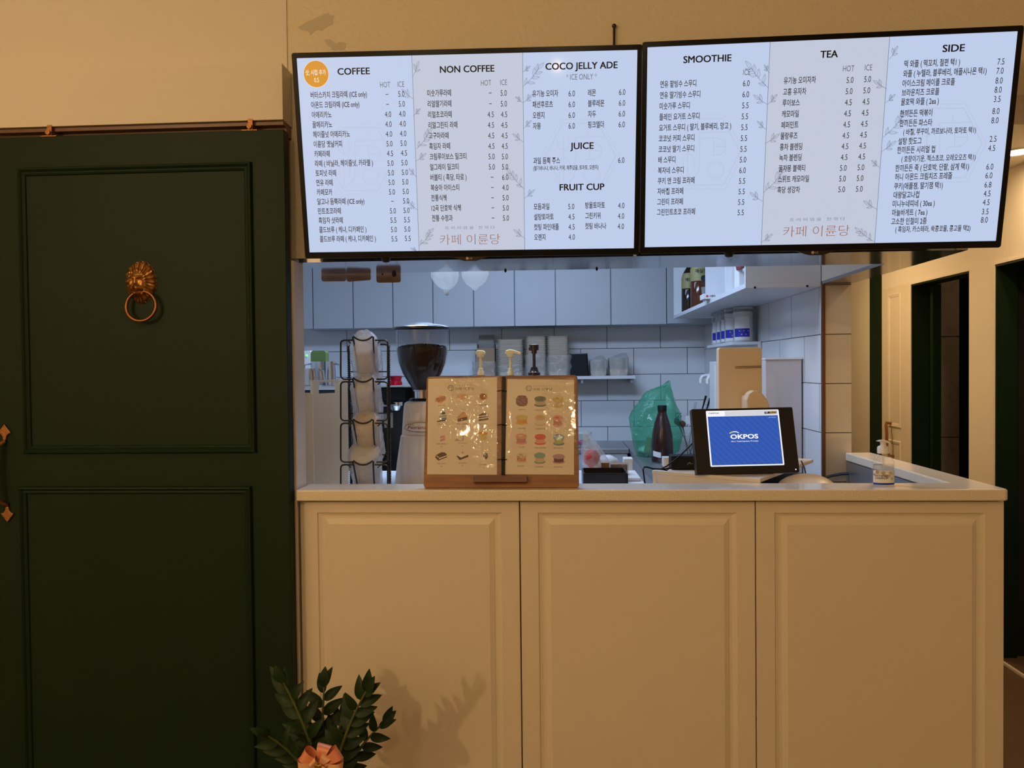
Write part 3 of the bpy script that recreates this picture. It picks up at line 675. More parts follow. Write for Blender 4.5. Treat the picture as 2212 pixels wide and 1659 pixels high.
def draw_left(tx, C, dr, xs_):
    if tx is None: return [((889, 121), (906, 542)), ((1128.5, 115), (1134, 540))]
    c = C.uv(683, 160); C.poly(tx, ell(c.x, c.y, .0360, .0360, 40), 3, e=.0004); C.poly(tx, ell(c.x, c.y, .0350, .0350, 40), 4, e=.0006)
    small(tx, C, '샷, 시럽 추가', (682, 157), h=.0112, wpx=44, mi=3, bold=.006); small(tx, C, '0.5', (684, 173), h=.0115, wf=.7, mi=3, bold=.004)
    head(tx, C, 'COFFEE', (764, 154), 69); head(tx, C, 'NON COFFEE', (1009, 149), 117); head(tx, C, 'COCO JELLY ADE', (1256, 142), 155); small(tx, C, '* ICE ONLY *', (1256, 166), wpx=66)
    head(tx, C, 'JUICE', (1257, 315), 50); head(tx, C, 'FRUIT CUP', (1257, 404), 96)
    for p, s in (((832, 183), 'HOT'), ((866, 182), 'ICE'), ((1050, 179), 'HOT'), ((1088, 178), 'ICE')): small(tx, C, s, p, wf=.66)
    names(tx, C, ['버터스카치 크림라떼 (ICE only)', '아몬드 크림라떼 (ICE only)', '아메리카노', '꿀메리카노', '헤이즐넛 아메리카노', '이륜당 옛날커피', '카페라떼', '라떼 ( 바닐라, 헤이즐넛, 카라멜 )', '토피넛 라떼', '연유 라떼', '카페모카', '달고나 듬뿍라떼 (ICE only)', '민트초코라떼', '흑임자 샷라떼', '콜드브루 ( 케냐, 디카페인 )', '콜드브루 라떼 ( 케냐, 디카페인 )'], (671, 206), (691, 517))
    prices(tx, C, D5('- - 4.0 4.0 4.0 5.0 4.5 5.0 5.0 5.0 5.0 - 5.0 5.5 5.0 5.5'), (836, 204), (852, 516))
    prices(tx, C, D5('5.0 5.0 4.0 4.0 4.0 5.0 4.5 5.0 5.0 5.0 5.0 5.0 5.0 5.5 5.0 5.5'), (867, 203), (881, 515))
    names(tx, C, ['미숫가루라떼', '리얼딸기라떼', '리얼초코라떼', '리얼그린티 라떼', '고구마라떼', '흑임자 라떼', '크림루이보스 밀크티', '얼그레이 밀크티', '버블티 ( 흑당, 타로 )', '복숭아 아이스티', '전통식혜', '12곡 단호박 식혜', '전통 수정과'], (923, 202), (933, 472))
    prices(tx, C, D5('- - 4.5 4.5 4.5 4.5 5.0 5.0 - - - - -'), (1059, 201), (1065, 471))
    prices(tx, C, D5('5.0 5.0 4.5 4.5 4.5 4.5 5.0 5.0 6.0 4.0 5.0 5.0 5.0'), (1088, 201), (1093, 471))
    names(tx, C, ['유기농 오미자', '패션후르츠', '오렌지', '자몽'], (1150, 203), (1151, 273)); prices(tx, C, ['6.0']*4, (1235, 202), (1235, 272))
    names(tx, C, ['레몬', '블루레몬', '자두', '핑크엘더'], (1270, 201), (1270, 270)); prices(tx, C, ['6.0']*4, (1344, 199), (1343, 269))
    names(tx, C, ['과일 듬뿍 주스'], (1152, 348), (1152, 348)); prices(tx, C, ['6.0'], (1342, 346), (1342, 346))
    names(tx, C, ['(딸기바나나, 바나나, 키위, 제주감귤, 토마토, 오렌지)'], (1152, 364), (1152, 364), h=.0098, wf=.60)
    names(tx, C, ['모듬과일', '설탕토마토', '컷팅 파인애플', '오렌지'], (1153, 447), (1154, 513)); prices(tx, C, D5('5.0 4.5 4.5 4.0'), (1234, 446), (1235, 512))
    names(tx, C, ['방울토마토', '그린키위', '컷팅 바나나'], (1264, 444), (1264, 489)); prices(tx, C, ['4.0']*3, (1342, 444), (1341, 489))
    foot(tx, C, (1015, 492), 108, (1015, 518), 130)
    for b, t, g in (((892, 165), (901, 140), 0), ((894, 215), (875, 198), 0), ((893, 250), (904, 238), 0), ((900, 322), (925, 288), 1), ((899, 348), (915, 335), 0), ((900, 382), (888, 368), 0), ((903, 454), (886, 440), 0), ((905, 532), (928, 504), 1), ((906, 545), (892, 538), 0),
                    ((1129, 156), (1141, 146), 0), ((1129, 188), (1162, 150), 1), ((1130, 222), (1118, 212), 0), ((1130, 222), (1146, 208), 0), ((1130, 278), (1143, 264), 0), ((1131, 307), (1114, 293), 0), ((1132, 408), (1104, 375), 1), ((1133, 428), (1149, 414), 0), ((1134, 515), (1116, 500), 0)): sprig(C, dr, b, t, g)
def draw_right(tx, C, dr, xs_):
    if tx is None: return [((1665, 92), (1643, 527)), ((1923, 80), (1888, 524))]
    head(tx, C, 'SMOOTHIE', (1528, 127), 103); head(tx, C, 'TEA', (1791, 117), 37); head(tx, C, 'SIDE', (2060, 104), 47)
    for p, s in (((1613, 156), 'ICE'), ((1833, 148), 'HOT'), ((1876, 146), 'ICE')): small(tx, C, s, p, wf=.66)
    names(tx, C, ['연유 팥빙수 스무디', '연유 딸기빙수 스무디', '미숫가루 스무디', '플레인 요거트 스무디', '요거트 스무디 ( 딸기, 블루베리, 망고 )', '코코넛 커피 스무디', '코코넛 딸기 스무디', '배 스무디', '복자네 스무디', '쿠키 앤 크림 프라페', '자바칩 프라페', '그린티 프라페', '그린민트초코 프라페'], (1426, 183), (1419, 459))
    prices(tx, C, D5('6.0 6.0 5.5 5.5 5.5 5.5 5.5 5.0 6.0 5.5 5.5 5.5 5.5'), (1612, 180), (1600, 459))
    names(tx, C, ['유기농 오미자차', '고흥 유자차', '루이보스', '캐모마일', '페퍼민트', '물랑루즈', '홍차 블렌딩', '녹차 블렌딩', '꿀자몽 블랙티', '스위트 캐모마일', '흑당 생강차'], (1693, 175), (1679, 411))
    pr = D5('5.0 5.0 4.5 4.5 4.5 4.5 4.5 4.5 5.0 5.0 5.0'); prices(tx, C, pr, (1836, 173), (1818, 409)); prices(tx, C, pr, (1874, 171), (1856, 408))
    foot(tx, C, (1765, 474), 120, (1763, 500), 143)
    for s, x, y, p, px, py in (('떡 와플 ( 떡꼬치, 절편 택1 )', 1953, 139, '7.5', 2162, 133), ('와플 ( 누텔라, 블루베리, 애플시나몬 택1)', 1951, 160, '7.0', 2160, 153), ('아이스크림 메이플 크로플', 1949, 181, '8.0', 2158, 174), ('브라운치즈 크로플', 1948, 201, '8.0', 2156, 194), ('꿀호떡 와플 ( 2ea )', 1946, 221, '3.5', 2154, 214),
        ('한끼든든 떡볶이', 1944, 246, '8.0', 2151, 240), ('한끼든든 파스타', 1943, 267, '8.0', 2149, 260), ('( 바질, 쭈꾸미, 까르보나라, 토마토 택1)', 1951, 286, '', 0, 0), ('설탕 핫도그', 1940, 306, '2.5', 2145, 300), ('한끼든든 시리얼 컵', 1938, 325, '4.5', 2142, 320), ('( 호랑이기운, 첵스초코, 오레오오즈 택1)', 1947, 344, '', 0, 0),
        ('한끼든든 죽 ( 단호박, 단팥, 삼계 택1)', 1934, 364, '6.0', 2138, 360), ('허니 아몬드 크림치즈 프레즐', 1933, 383, '6.0', 2136, 379), ('쿠키(애플잼, 딸기잼 택1)', 1931, 403, '6.8', 2134, 399), ('대왕달고나컵', 1930, 422, '4.5', 2132, 418), ('미니누네띠네 ( 30ea )', 1928, 441, '4.5', 2130, 437), ('마늘바게트 ( 7ea )', 1927, 460, '3.5', 2128, 457), ('고소한 인절미 2종', 1925, 479, '8.0', 2126, 475), ('( 흑임자, 카스테라, 쑥콩코물, 콩고물 택2)', 1934, 496, '', 0, 0)):
        par = s.startswith('('); names(tx, C, [s], (x, y), (x, y), h=.0126 if par else HK); 
        if p: prices(tx, C, [p], (px, py), (px, py))
    for b, t, g in (((1662, 158), (1654, 144), 0), ((1660, 190), (1624, 148), 1), ((1658, 226), (1636, 210), 0), ((1658, 226), (1673, 209), 0), ((1655, 280), (1641, 266), 0), ((1653, 310), (1676, 294), 0), ((1649, 416), (1688, 374), 1), ((1647, 435), (1627, 420), 0), ((1644, 524), (1662, 510), 0),
                    ((1921, 128), (1934, 106), 0), ((1915, 192), (1894, 178), 0), ((1913, 222), (1928, 208), 0), ((1907, 297), (1948, 254), 1), ((1903, 328), (1927, 310), 0), ((1900, 362), (1887, 350), 0), ((1894, 452), (1873, 438), 0), ((1888, 522), (1858, 500), 1)): sprig(C, dr, b, t, g)
# collect every string first, so that the lettering is outlined in one pass
WANT = set()
for C_, d_ in ((Canvas((-.2446, 2.15, 2.05), (1, 0, 0), (0, 0, 1)), draw_left), (Canvas((.7202, 2.11, 2.04), (1, 0, 0), (0, 0, 1)), draw_right)): d_(MB(), C_, MB(), None)
prefetch()
tv1, CT1 = make_tv((-.2446, 2.1509, 2.0522), (10.54, .74, -.27), .5632, L1, draw_left, 831, .0)
tv2, CT2 = make_tv((.7202, 2.1167, 2.0443), (10.40, -2.32, -.44), .5615, L2, draw_right, 1577, .0)
p = P(1327, 54, 2.255); q = P(1326, 140, 2.262)
rd = thing('hanger_rod', 'thin black rod with ball tip rising behind the two screens', 'rod', (q.x, 2.262, q.z))
MB().tube([(p.x, 2.262, p.z), (q.x, 2.262, q.z)], .0035, 8).build('rod', 'black_plastic', rd, smooth=True)
MB().lathe([(0, -.007), (.0055, -.004), (.007, 0), (.0055, .004), (0, .007)], c=(p.x, 2.261, p.z), n=14).build('ball_tip', 'black_plastic', rd, smooth=True)
# ------------------------------------------------------------------ wooden menu stand with its open menu folder
cb = Vector(P(1082, 932, 2.272)); tl_ = R(-13.5)
CBv = Vector((0, math.sin(-tl_), math.cos(tl_)))
CB = Canvas(cb, (1, 0, 0), CBv); FB = CB.F()
def pxr(*pts): return [tuple(CB.uv(*p)) for p in pts]
b0 = pxr((915, 1052), (1251, 1051), (1245, 810), (921, 811))
bw_, hb0, hb1 = (b0[1][0]-b0[0][0])/2, b0[0][1], b0[2][1]; bc = (b0[1][0]+b0[0][0])/2
foot_z = CB.pt(0, hb0).z
ms = thing('menu_stand', 'leaning wooden menu board with a ledge, standing on the counter', 'menu stand', (cb.x, 2.25, ZT))
sh = (ZT+.0005-foot_z)/CBv.z
mb = MB().prism(rrect(bc-bw_, bc+bw_, hb0+sh, hb1, .010, 5), FB, .011); mb.build('board', 'board_wood', ms, bevel=.0015)
lu = pxr((1025, 1030), (1139, 1043)); MB().frame_box(FB, lu[0][0], lu[1][0], -.022, 0, lu[1][1], lu[0][1]).build('ledge', 'ledge_wood', ms, bevel=.001)
MB().add([CB.pt(-.04, .06, -.0112), CB.pt(.04, .06, -.0112), Vector((cb.x+.04, 2.318, ZT+.002)), Vector((cb.x-.04, 2.318, ZT+.002)), CB.pt(-.04, .05, -.017), CB.pt(.04, .05, -.017), Vector((cb.x+.04, 2.322, ZT+.002)), Vector((cb.x-.04, 2.322, ZT+.002))],
   [(0, 1, 2, 3), (4, 5, 6, 7), (0, 1, 5, 4), (2, 3, 7, 6), (1, 2, 6, 5), (0, 3, 7, 4)]).build('rear_strut', 'ledge_wood', ms)
mf = thing('menu_folder', 'open menu folder of glossy plastic sleeves with dessert pictures on the wooden board', 'menu', cb)
PGE = .0030
CP = Canvas(cb+CB.N*PGE, CB.U, CB.V)
def pq(x, y): return tuple(CP.uv(x, y))
def page(a, b, c, d):
    mb = MB(); q = [pq(*p) for p in (a, b, c, d)]; mb.prism(q, CP.F(), .0012); return mb.build('page', 'paper', mf)
pgL = page((922.5, 1024.6), (1073.5, 1025.5), (1073.9, 815), (925, 818.4)); pgR = page((1090.6, 1024.6), (1240, 1025.5), (1240, 820.4), (1095.8, 818.7))
s0, s1 = pq(1083, 1026), pq(1092, 814); MB().frame_box(CP.F(), s0[0], s1[0], -.004, .0025, s0[1], s1[1]).build('spine', 'black_gloss', mf, bevel=.001)
for y in (845, 918, 993):
    a, b = pq(1074, y), pq(1095, y); pts = [CP.pt(a[0]+(b[0]-a[0])*(i/12), a[1], .001+.010*math.sin(math.pi*i/12)) for i in range(13)]
    MB().tube(pts, .0013, 6).build('binder_ring', 'black_plastic', mf, smooth=True)
PM = {}
def ink(c, name):
    k = 'print_'+name
    if k not in MATS: mat(k, tuple(min(.85, .74*v/w_*p_) for v, w_, p_ in zip(lin(c), lin((196, 154, 112)), (.78, .70, .60))), .6)
    return k
PC = ['logo_grey', ink((92, 62, 40), 'text')] + [ink(c, n) for n, c in dict(choc=(92, 48, 28), bun=(214, 130, 80), stripe=(150, 70, 36), cream=(176, 132, 92), tan=(206, 150, 96), grey=(120, 118, 100), darkgreen=(70, 84, 62), yellow=(206, 156, 84), orange=(214, 128, 44), pink=(214, 130, 96), red=(206, 80, 60), slate=(92, 104, 108), gold=(176, 146, 74), mint=(128, 136, 104), mauve=(176, 116, 108), plum=(106, 50, 46), rose=(190, 110, 90), straw=(216, 170, 118), white=(246, 236, 220)).items()]
IX = {n[6:]: i for i, n in enumerate(PC)}
def prints(par, draw, texts):
    mb = MB()
    def E(x, y, a, b, c, lift=.0003): CP.poly(mb, [pq(x+a*math.cos(t), y+b*math.sin(t)) for t in [2*math.pi*i/24 for i in range(24)]][::-1], IX[c], e=lift)
    def G(pts, c, lift=.0004): CP.poly(mb, [pq(*p) for p in pts], IX[c], e=lift)
    def mac(x, y, w, h, top, mid, deco=None):
        G([(x-w*.42, y-h*.20), (x+w*.42, y-h*.20), (x+w*.40, y+h*.30), (x-w*.40, y+h*.30)], mid, .0003)
        E(x, y+h*.33, w*.5, h*.16, top, .0002); G([(x-w*.5, y+h*.24), (x+w*.5, y+h*.24), (x+w*.5, y+h*.33), (x-w*.5, y+h*.33)], top, .00025); E(x, y+h*.25, w*.42, h*.11, mid, .0005)
        E(x, y-h*.17, w*.5, h*.20, top, .00055); E(x, y-h*.24, w*.5, h*.22, top, .0006); E(x, y-h*.27, w*.46, h*.15, top, .0007)
        if deco: E(x-w*.08, y-h*.26, w*.22, h*.07, deco, .0008)
    draw(E, G, mac)
    cs = [(x, y) for x in ((953, 999, 1045) if par is pgL else (1127, 1166, 1206)) for y in ((861, 901, 946, 986) if par is pgL else (866, 908, 949, 990))]
    cs = [CP.pt(*pq(*c)) for c in cs]; grp = {}
    for f, mi in zip(mb.f, mb.m):
        ce = sum((mb.v[i] for i in f), Vector())/len(f); k = min(range(12), key=lambda i: (cs[i]-ce).length); grp.setdefault(k, []).append((f, mi))
    for k, fl in grp.items():
        o_ = MB()
        for f, mi in fl: o_.add([mb.v[i] for i in f], [tuple(range(len(f)))], mi)
        o_.build('dessert_picture', PC, par)
    tb = MB()
    for s, x, y, h, w in texts:
        q = Vector(pq(x, y)); CP.text(tb, s, q.x, q.y, h, wf=.8, align='C', e=.0006, width=None if not w else w*2.3/1650, bold=-.004)
    # round the page heading goes the hexagon emblem
    hx_, hy_ = (973.8, 838.4) if par is pgL else (1142.5, 839)
    for k, wl in ((1, .0006), (.84, .0006)):
        CP.line(tb, [pq(hx_+7*k*math.cos(R(60*i)), hy_+6.6*k*math.sin(R(60*i))) for i in range(7)], wl)
    CP.line(tb, [pq(hx_-3, hy_-3), pq(hx_-3, hy_+3)], .0005); CP.line(tb, [pq(hx_+3, hy_-3), pq(hx_, hy_-3), pq(hx_, hy_), pq(hx_+3, hy_), pq(hx_+3, hy_-3)], .0005); CP.line(tb, [pq(hx_+1.5+2*math.cos(t), hy_+3+1.6*math.sin(t)) for t in [i*.7 for i in range(10)]], .0005)
    tb.build('page_lettering', 'print_text', par)
def dl_(E, G, mac):
    G([(939.5, 862), (952, 853.5), (964, 857), (962, 864), (953, 871.5), (940, 868)], 'bun')
    for i in range(6): G([(942+i*3.4, 861-i*1.0), (944+i*3.4, 860-i*1.0), (949+i*2.6, 868-i*.8), (947.5+i*2.6, 869-i*.8)], 'stripe', .0006)
    E(998, 857, 13, 6, 'tan'); E(998, 856, 9, 3.5, 'bun', .0006); E(1043.5, 857, 10.5, 9, 'tan'); E(1043.5, 857, 7.5, 6.5, 'stripe', .0006)
    G([(949, 899), (964.5, 897), (964, 908), (950, 910)], 'grey'); E(957, 892.5, 5.6, 3, 'darkgreen', .0006); G([(944, 909.5), (964, 906.5), (964, 909), (944, 912)], 'choc', .0006); G([(950, 901.5), (964, 899.5), (964, 901), (950, 903)], 'white', .0007)
    G([(988, 901), (1001, 890), (1008, 894), (1010, 907), (988.5, 911.5)], 'choc'); G([(988, 902), (1001, 891), (1008, 895), (1009.5, 900), (988.5, 905)], 'bun', .0006)
    G([(1034, 897), (1047, 889.5), (1055, 895), (1055, 907), (1034, 910)], 'choc'); G([(1034, 899), (1055, 896.4), (1055, 898), (1034, 901)], 'white', .0006); G([(1034, 904), (1055, 901), (1055, 902.5), (1034, 905.6)], 'white', .0006)
    G([(951, 942.5), (961, 940), (961, 944.5), (951, 947)], 'rose'); G([(951, 949), (961, 946), (961, 951), (951, 953.8)], 'rose')
    G([(982, 952), (987, 947), (992, 951), (998, 951.5), (1000, 940), (1003, 939), (1001, 952.5), (982, 953)], 'cream')
    E(1044, 936, 9.5, 3.2, 'orange', .0006); G([(1035, 936), (1053, 936), (1050, 951), (1038, 951)], 'yellow')
    G([(942, 983), (953, 977), (961, 977.3), (964.5, 981), (966, 987.5), (947, 995), (940, 988.5)], 'choc'); G([(948.5, 989.6), (965, 983.6), (965.5, 985.2), (948.4, 992)], 'white', .0006); G([(943, 984), (949, 988), (948.8, 989.4), (942.4, 985.2)], 'white', .0006)
    G([(986, 985), (994, 982), (1000, 983), (1012, 983), (1011.5, 987), (993, 994)], 'choc'); G([(988, 984), (997, 981), (1009, 983), (996, 988.5)], 'white', .0006); E(999.5, 978, 1.7, 1.6, 'red', .0007)
    E(1049, 985, 5, 7, 'choc'); E(1047, 982, 2, 3, 'grey', .0006)
def dr_(E, G, mac):
    G([(1115, 861), (1119, 855), (1127, 854), (1136, 855), (1139.5, 861), (1140, 870), (1137, 876), (1130, 878), (1120, 877), (1114.5, 872)], 'plum')
    for i in range(34): E(1117+rnd.random()*20, 857+rnd.random()*18, .7, .6, 'rose', .0006)
    mac(1167, 867, 25, 24, 'darkgreen', 'cream', 'choc'); mac(1205, 868, 24, 27, 'yellow', 'tan', 'gold')
    mac(1127, 907, 26, 23, 'yellow', 'orange'); mac(1166.5, 908, 22, 26, 'tan', 'straw', 'orange'); mac(1204.5, 909, 22, 26, 'pink', 'rose', 'red')
    mac(1126, 948, 24, 25, 'pink', 'rose', 'straw'); mac(1167, 949, 24, 25, 'red', 'pink'); mac(1207, 950, 24, 26, 'slate', 'gold')
    mac(1126.5, 989, 23, 25, 'straw', 'bun', 'cream'); mac(1166, 989.5, 24, 26, 'mint', 'tan'); mac(1207, 991, 26, 22, 'mauve', 'plum')
    for i in range(40): E(1117+rnd.random()*19, 985+rnd.random()*10, .8, .7, 'stripe' if i % 2 else 'cream', .0009)
prints(pgL, dl_, [('프 리 미 엄 을  전 하 다', 1002, 832, .0022, 42), ('카페 이륜당', 1003, 840, .0066, 42), ('플레이크 빵도', 954, 876, .0034, 0), ('5.2', 954, 881.5, .0034, 0), ('5.2', 1044, 880, .0034, 0), ('크레이프 케이크', 1044, 875, .0034, 0), ('오레오 쿠키 케이크', 955, 917, .0034, 0), ('6.8', 954, 923, .0034, 0), ('헤이즐넛 초콜릿 케이크', 999, 916, .0034, 0), ('5.8', 999.5, 922, .0034, 0), ('레이어드 케이크', 1043, 916, .0034, 0), ('6.8', 1043, 921, .0034, 0),
    ('얼그레이 쉬폰 케이크', 954, 959, .0034, 0), ('6.8', 953.5, 964.5, .0034, 0), ('공주 우유 케이크', 999, 957.5, .0034, 0), ('7.8', 999, 963.5, .0034, 0), ('티라미수 케이크', 953, 1001.5, .0034, 0), ('5.8', 953, 1007.5, .0034, 0), ('딸기 티라미수', 999, 1000.5, .0034, 0), ('6.8', 999, 1006, .0034, 0), ('초코 티라미수', 1043, 1004, .0034, 0), ('6.2', 1045, 1009.5, .0034, 0)])
prints(pgR, dr_, [('프 리 미 엄 을  전 하 다', 1173, 834, .0022, 42), ('카페 이륜당', 1172, 841.5, .0066, 42), ('돌돌바마카롱', 1127.5, 885, .0034, 0), ('오레오딸기마카롱', 1166, 886, .0034, 0), ('황치즈마카롱', 1127, 925.5, .0034, 0), ('크림브륄레마카롱', 1167, 926.5, .0034, 0), ('초코마카롱', 1126, 966, .0034, 0), ('홍차얼그레이마카롱', 1167, 967.5, .0034, 0), ('말차초코칩마카롱', 1206.5, 968, .0034, 0), ('인절미마카롱', 1125, 1007, .0034, 0), ('민트초코마카롱', 1165, 1008.5, .0034, 0), ('블랙쿠키마카롱', 1206, 1009, .0034, 0)])
def sleeve(x0_, x1_, y0_, y1_, seed, zn):
    a, b = Vector(pq(x0_, y1_)), Vector(pq(x1_, y0_))
    def fn(i, j):
        u = a.x+(b.x-a.x)*i; v = a.y+(b.y-a.y)*j
        k = min(1, sum(math.exp(-(((u-c.x)/a_)**2+((v-c.y)/b_)**2)**2) for c, a_, b_ in zones)+.05)
        r_ = 1-abs(noise.noise(Vector((u*42+v*14, v*34-u*12, seed))))*2.2
        h = .0034+.0007*noise.noise(Vector((u*11, v*8, seed+2)))+k*(.0015*r_*abs(r_)+.0009*noise.noise(Vector((u*115, v*90, seed+4))))
        return CP.pt(u, v, max(.0016, h))
    zones = [(Vector(pq(*c)), a_*2.27/1650, b_*2.27/1650) for c, a_, b_ in zn]
    MB().grid(fn, 120, 160).build('plastic_sleeve', 'sleeve_film', mf, smooth=True, angle=180)
sleeve(921.5, 1082, 813.5, 1029, 1.3, [((1012, 850), 42, 48), ((978, 905), 26, 26), ((1052, 975), 24, 48)]); sleeve(1092, 1242, 816, 1029, 5.1, [((1204, 865), 25, 62), ((1212, 920), 18, 40), ((1095, 930), 7, 70)])

# ------------------------------------------------------------------ hand sanitizer
sc = P(1908, 1045.5, 2.292); sb = thing('sanitizer_bottle', 'clear hand sanitizer pump bottle with white pump at the counter corner', 'bottle', (sc.x, 2.292, ZT))
def H_(y): return ZT+.001+(1045.5-y)*2.292/1650
kw = dict(c=(sc.x, 2.292, 0), n=32, sy=.62)
MB().lathe([(0, H_(1045.5)), (.0285, H_(1045.3)), (.0305, H_(1043)), (.0305, H_(1000)), (.0285, H_(995)), (.022, H_(987)), (.0125, H_(981)), (.0125, H_(979))], **kw).build('bottle_body', 'glass_clear', sb, smooth=True)
MB().lathe([(0, H_(1044.6)), (.0287, H_(1044.6)), (.0287, H_(1004)), (.0287, H_(1004)), (0, H_(1004))], **kw).build('gel', 'gel', sb, smooth=True)
def lab(i, j, y0_, y1_, r=.0309): 
    a = R(-168+156*i); return Vector((sc.x+r*math.cos(a), 2.292+r*.62*math.sin(a), H_(y0_+(y1_-y0_)*j)))
la = MB().grid(lambda i, j: lab(i, j, 1041, 1015), 20, 6); la.grid(lambda i, j: lab(i, j, 1045, 1041), 20, 1, mi=1)
lo_ = la.build('label', ['label_white', 'label_blue'], sb, smooth=True)
CS = Canvas((sc.x, 2.292-.0315*.62, 0), (1, 0, 0), (0, 0, 1)); mk = MB()
def spot(x, y, a, b, mi): c = CS.uv(x, y); CS.poly(mk, ell(c.x, c.y, a, b, 16), mi, e=.0003+.0002*mi)
for x, y, a in ((1895, 1020, .0048), (1908, 1022, .0058), (1924, 1022, .005), (1927, 1034, .004), (1889, 1025, .0035)): spot(x, y, a, a*1.0, 0)
for row, n_ in ((1028, 9), (1033, 8)):
    for i in range(n_):
        x = 1891+i*3.7+rnd.random()*.6
        CS.line(mk, [CS.uv(x, row+1.6), CS.uv(x, row-1.6)], .0010, 1, e=.001); k_ = rnd.choice((-1.5, 0, 1.5)); CS.line(mk, [CS.uv(x, row+k_), CS.uv(x+1.8, row+k_)], .0010, 1, e=.001)
        if rnd.random() < .6: CS.line(mk, [CS.uv(x+1.8, row+k_), CS.uv(x+1.8, row+1.5*rnd.choice((-1, 1)))], .0010, 1, e=.001)
spot(1915, 1029, .006, .005, 0)
mk.build('label_print', ['logo_grey', 'ink'], lo_)
pm = MB().lathe([(.0165, H_(980)), (.0165, H_(968)), (.0145, H_(965.5)), (.0085, H_(964)), (.0080, H_(958)), (.010, H_(956)), (0, H_(955))], c=(sc.x, 2.292, 0), n=24)
nz = [(-.0185, H_(954.5)), (-.009, H_(952.2)), (.003, H_(951.8)), (.010, H_(953.5)), (.0195, H_(958.5)), (.0185, H_(960)), (.0115, H_(958.6)), (.005, H_(956.5)), (-.010, H_(956))]
pm.prism([(sc.x+a, b) for a, b in nz], T(0, 2.284, 0), .016); pm.build('pump', 'white_plastic', sb, smooth=True, angle=50)
MB().tube([(sc.x, 2.292, H_(981)), (sc.x+.002, 2.292, H_(1040))], .0032, 8).build('dip_tube', 'clear_tub', sb, smooth=True)

# ------------------------------------------------------------------ order display, its plinth, the till monitor and small electrics
zs = 1.112
c0, cl_, cr_ = PZ(1642, 1034, zs), PZ(1404, 1017, zs), PZ(1757, 992, zs)
dr2 = (cr_-c0); lr = dr2.length; dr2.normalize(); dlv = Vector((-dr2.y, dr2.x, 0)); ll = (cl_-c0).dot(dlv)
FP_ = frame((c0.x, c0.y, 0), dr2, dlv, (0, 0, 1))
ZW = .92
pl = thing('till_plinth', 'cream till box with a thin top board and dark open front beside the screen', 'till stand', (c0.x+.1, c0.y+.2, ZW))
MB().frame_box(FP_, 0, lr, 0, ll, zs-.012, zs).build('top_board', 'cream_lacquer', pl, bevel=.0015)
MB().frame_box(FP_, .002, .016, .002, ll-.002, ZW+.0005, zs-.0122).build('side_board', 'cream_lacquer', pl)
MB().frame_box(FP_, .03, lr-.02, .02, ll-.02, ZW+.0005, zs-.05).frame_box(FP_, .016, lr-.01, ll-.016, ll-.004, ZW+.0005, zs-.0125).build('dark_recess', 'black_matte', pl)  # black filler standing for the dark open inside under the top board
Md = Rm(R(-14.396), R(5.229), R(.533)); dc = Vector((.5920, 2.45, 1.45-.2337)); U_, Y_, V_ = Md.col[0], Md.col[1], Md.col[2]
FD = frame(dc, U_, Y_, V_); CDp = Canvas(dc, U_, V_)
od = thing('order_display', 'black order display on the till box showing a blue screen', 'screen', (dc.x, dc.y+.02, zs))
w2, h2 = .3272/2, .2090/2
MB().prism(rrect(-w2, w2, -h2, h2, .004, 3), FD, .022).build('bezel', 'black_plastic', od, bevel=.0015)
so = [CDp.uv(*p) for p in ((1535.6, 1009), (1694.7, 1004), (1681, 884), (1524, 888.5))]
u0_, u1_ = (so[0].x+so[3].x)/2, (so[1].x+so[2].x)/2; v0_, v1_ = (so[0].y+so[1].y)/2, (so[2].y+so[3].y)/2
sm_ = MB(); CDp.poly(sm_, rrect(u0_, u1_, v0_, v1_, .003, 4), 0, e=.0006); hd = (v1_-v0_)*.105
CDp.poly(sm_, [(u0_+.0045, v0_+.004), (u1_-.0045, v0_+.004), (u1_-.0045, v1_-hd), (u0_+.0045, v1_-hd)], 1, e=.0010)
CDp.poly(sm_, [(u0_+.06, v1_-hd+.001), (u1_-.004, v1_-hd+.001), (u1_-.004, v1_-.002), (u0_+.06, v1_-.002)], 2, e=.0009)
dso = sm_.build('display', ['pos_white', 'pos_blue', 'pos_header'], od)
tx = MB()
def dtext(s, p, h, wpx, mi, bold=0.0):
    q = CDp.uv(*p); CDp.text(tx, s, q.x, q.y, h, align='C', width=wpx*2.45/1650, mi=mi, e=.0016, bold=bold)
dtext('OKPOS', (1607.5, 943), .0135, 60, 0, .03); dtext('No.1 Total Solution Provider', (1609, 953), .0048, 59, 0); dtext('OKPOS', (1541.5, 893), .0042, 22, 1, .02); dtext('www.okpos.co.kr', (1668, 901.5), .0022, 17, 0)
cq = [CDp.uv(*p) for p in ((1651, 894), (1677, 893), (1677, 888.5), (1651, 889.5))]; CDp.poly(tx, [tuple(a) for a in cq], 1, e=.0013); dtext('00:23', (1669, 891), .0040, 14, 3, .01); dtext('금', (1655.5, 891), .0030, 6, 0)
CDp.line(tx, [CDp.uv(x, y) for x, y in ((1576, 936), (1580, 934), (1584, 932.8))], .0028, 2, e=.0016); CDp.line(tx, [CDp.uv(x, y) for x, y in ((1584, 932.8), (1590, 932.8), (1595, 935))], .0026, 0, e=.0016)
if 'pos_gold' not in MATS: mat('pos_gold', (.1, .1, .1), .3, emit=(.75, .42, .05)); mat('pos_lime', (.1, .1, .1), .3, emit=(.65, .75, .08))
tx.build('screen_lettering', ['pos_white', 'ink', 'pos_lime', 'pos_gold'], dso)
pw = CDp.uv(1719, 1014); MB().lathe([(0, .0015), (.002, .0010), (.002, -.002)], n=10, F=frame(CDp.pt(pw.x, pw.y), CDp.U, CDp.V, CDp.N)).build('power_light', 'pos_white', od)
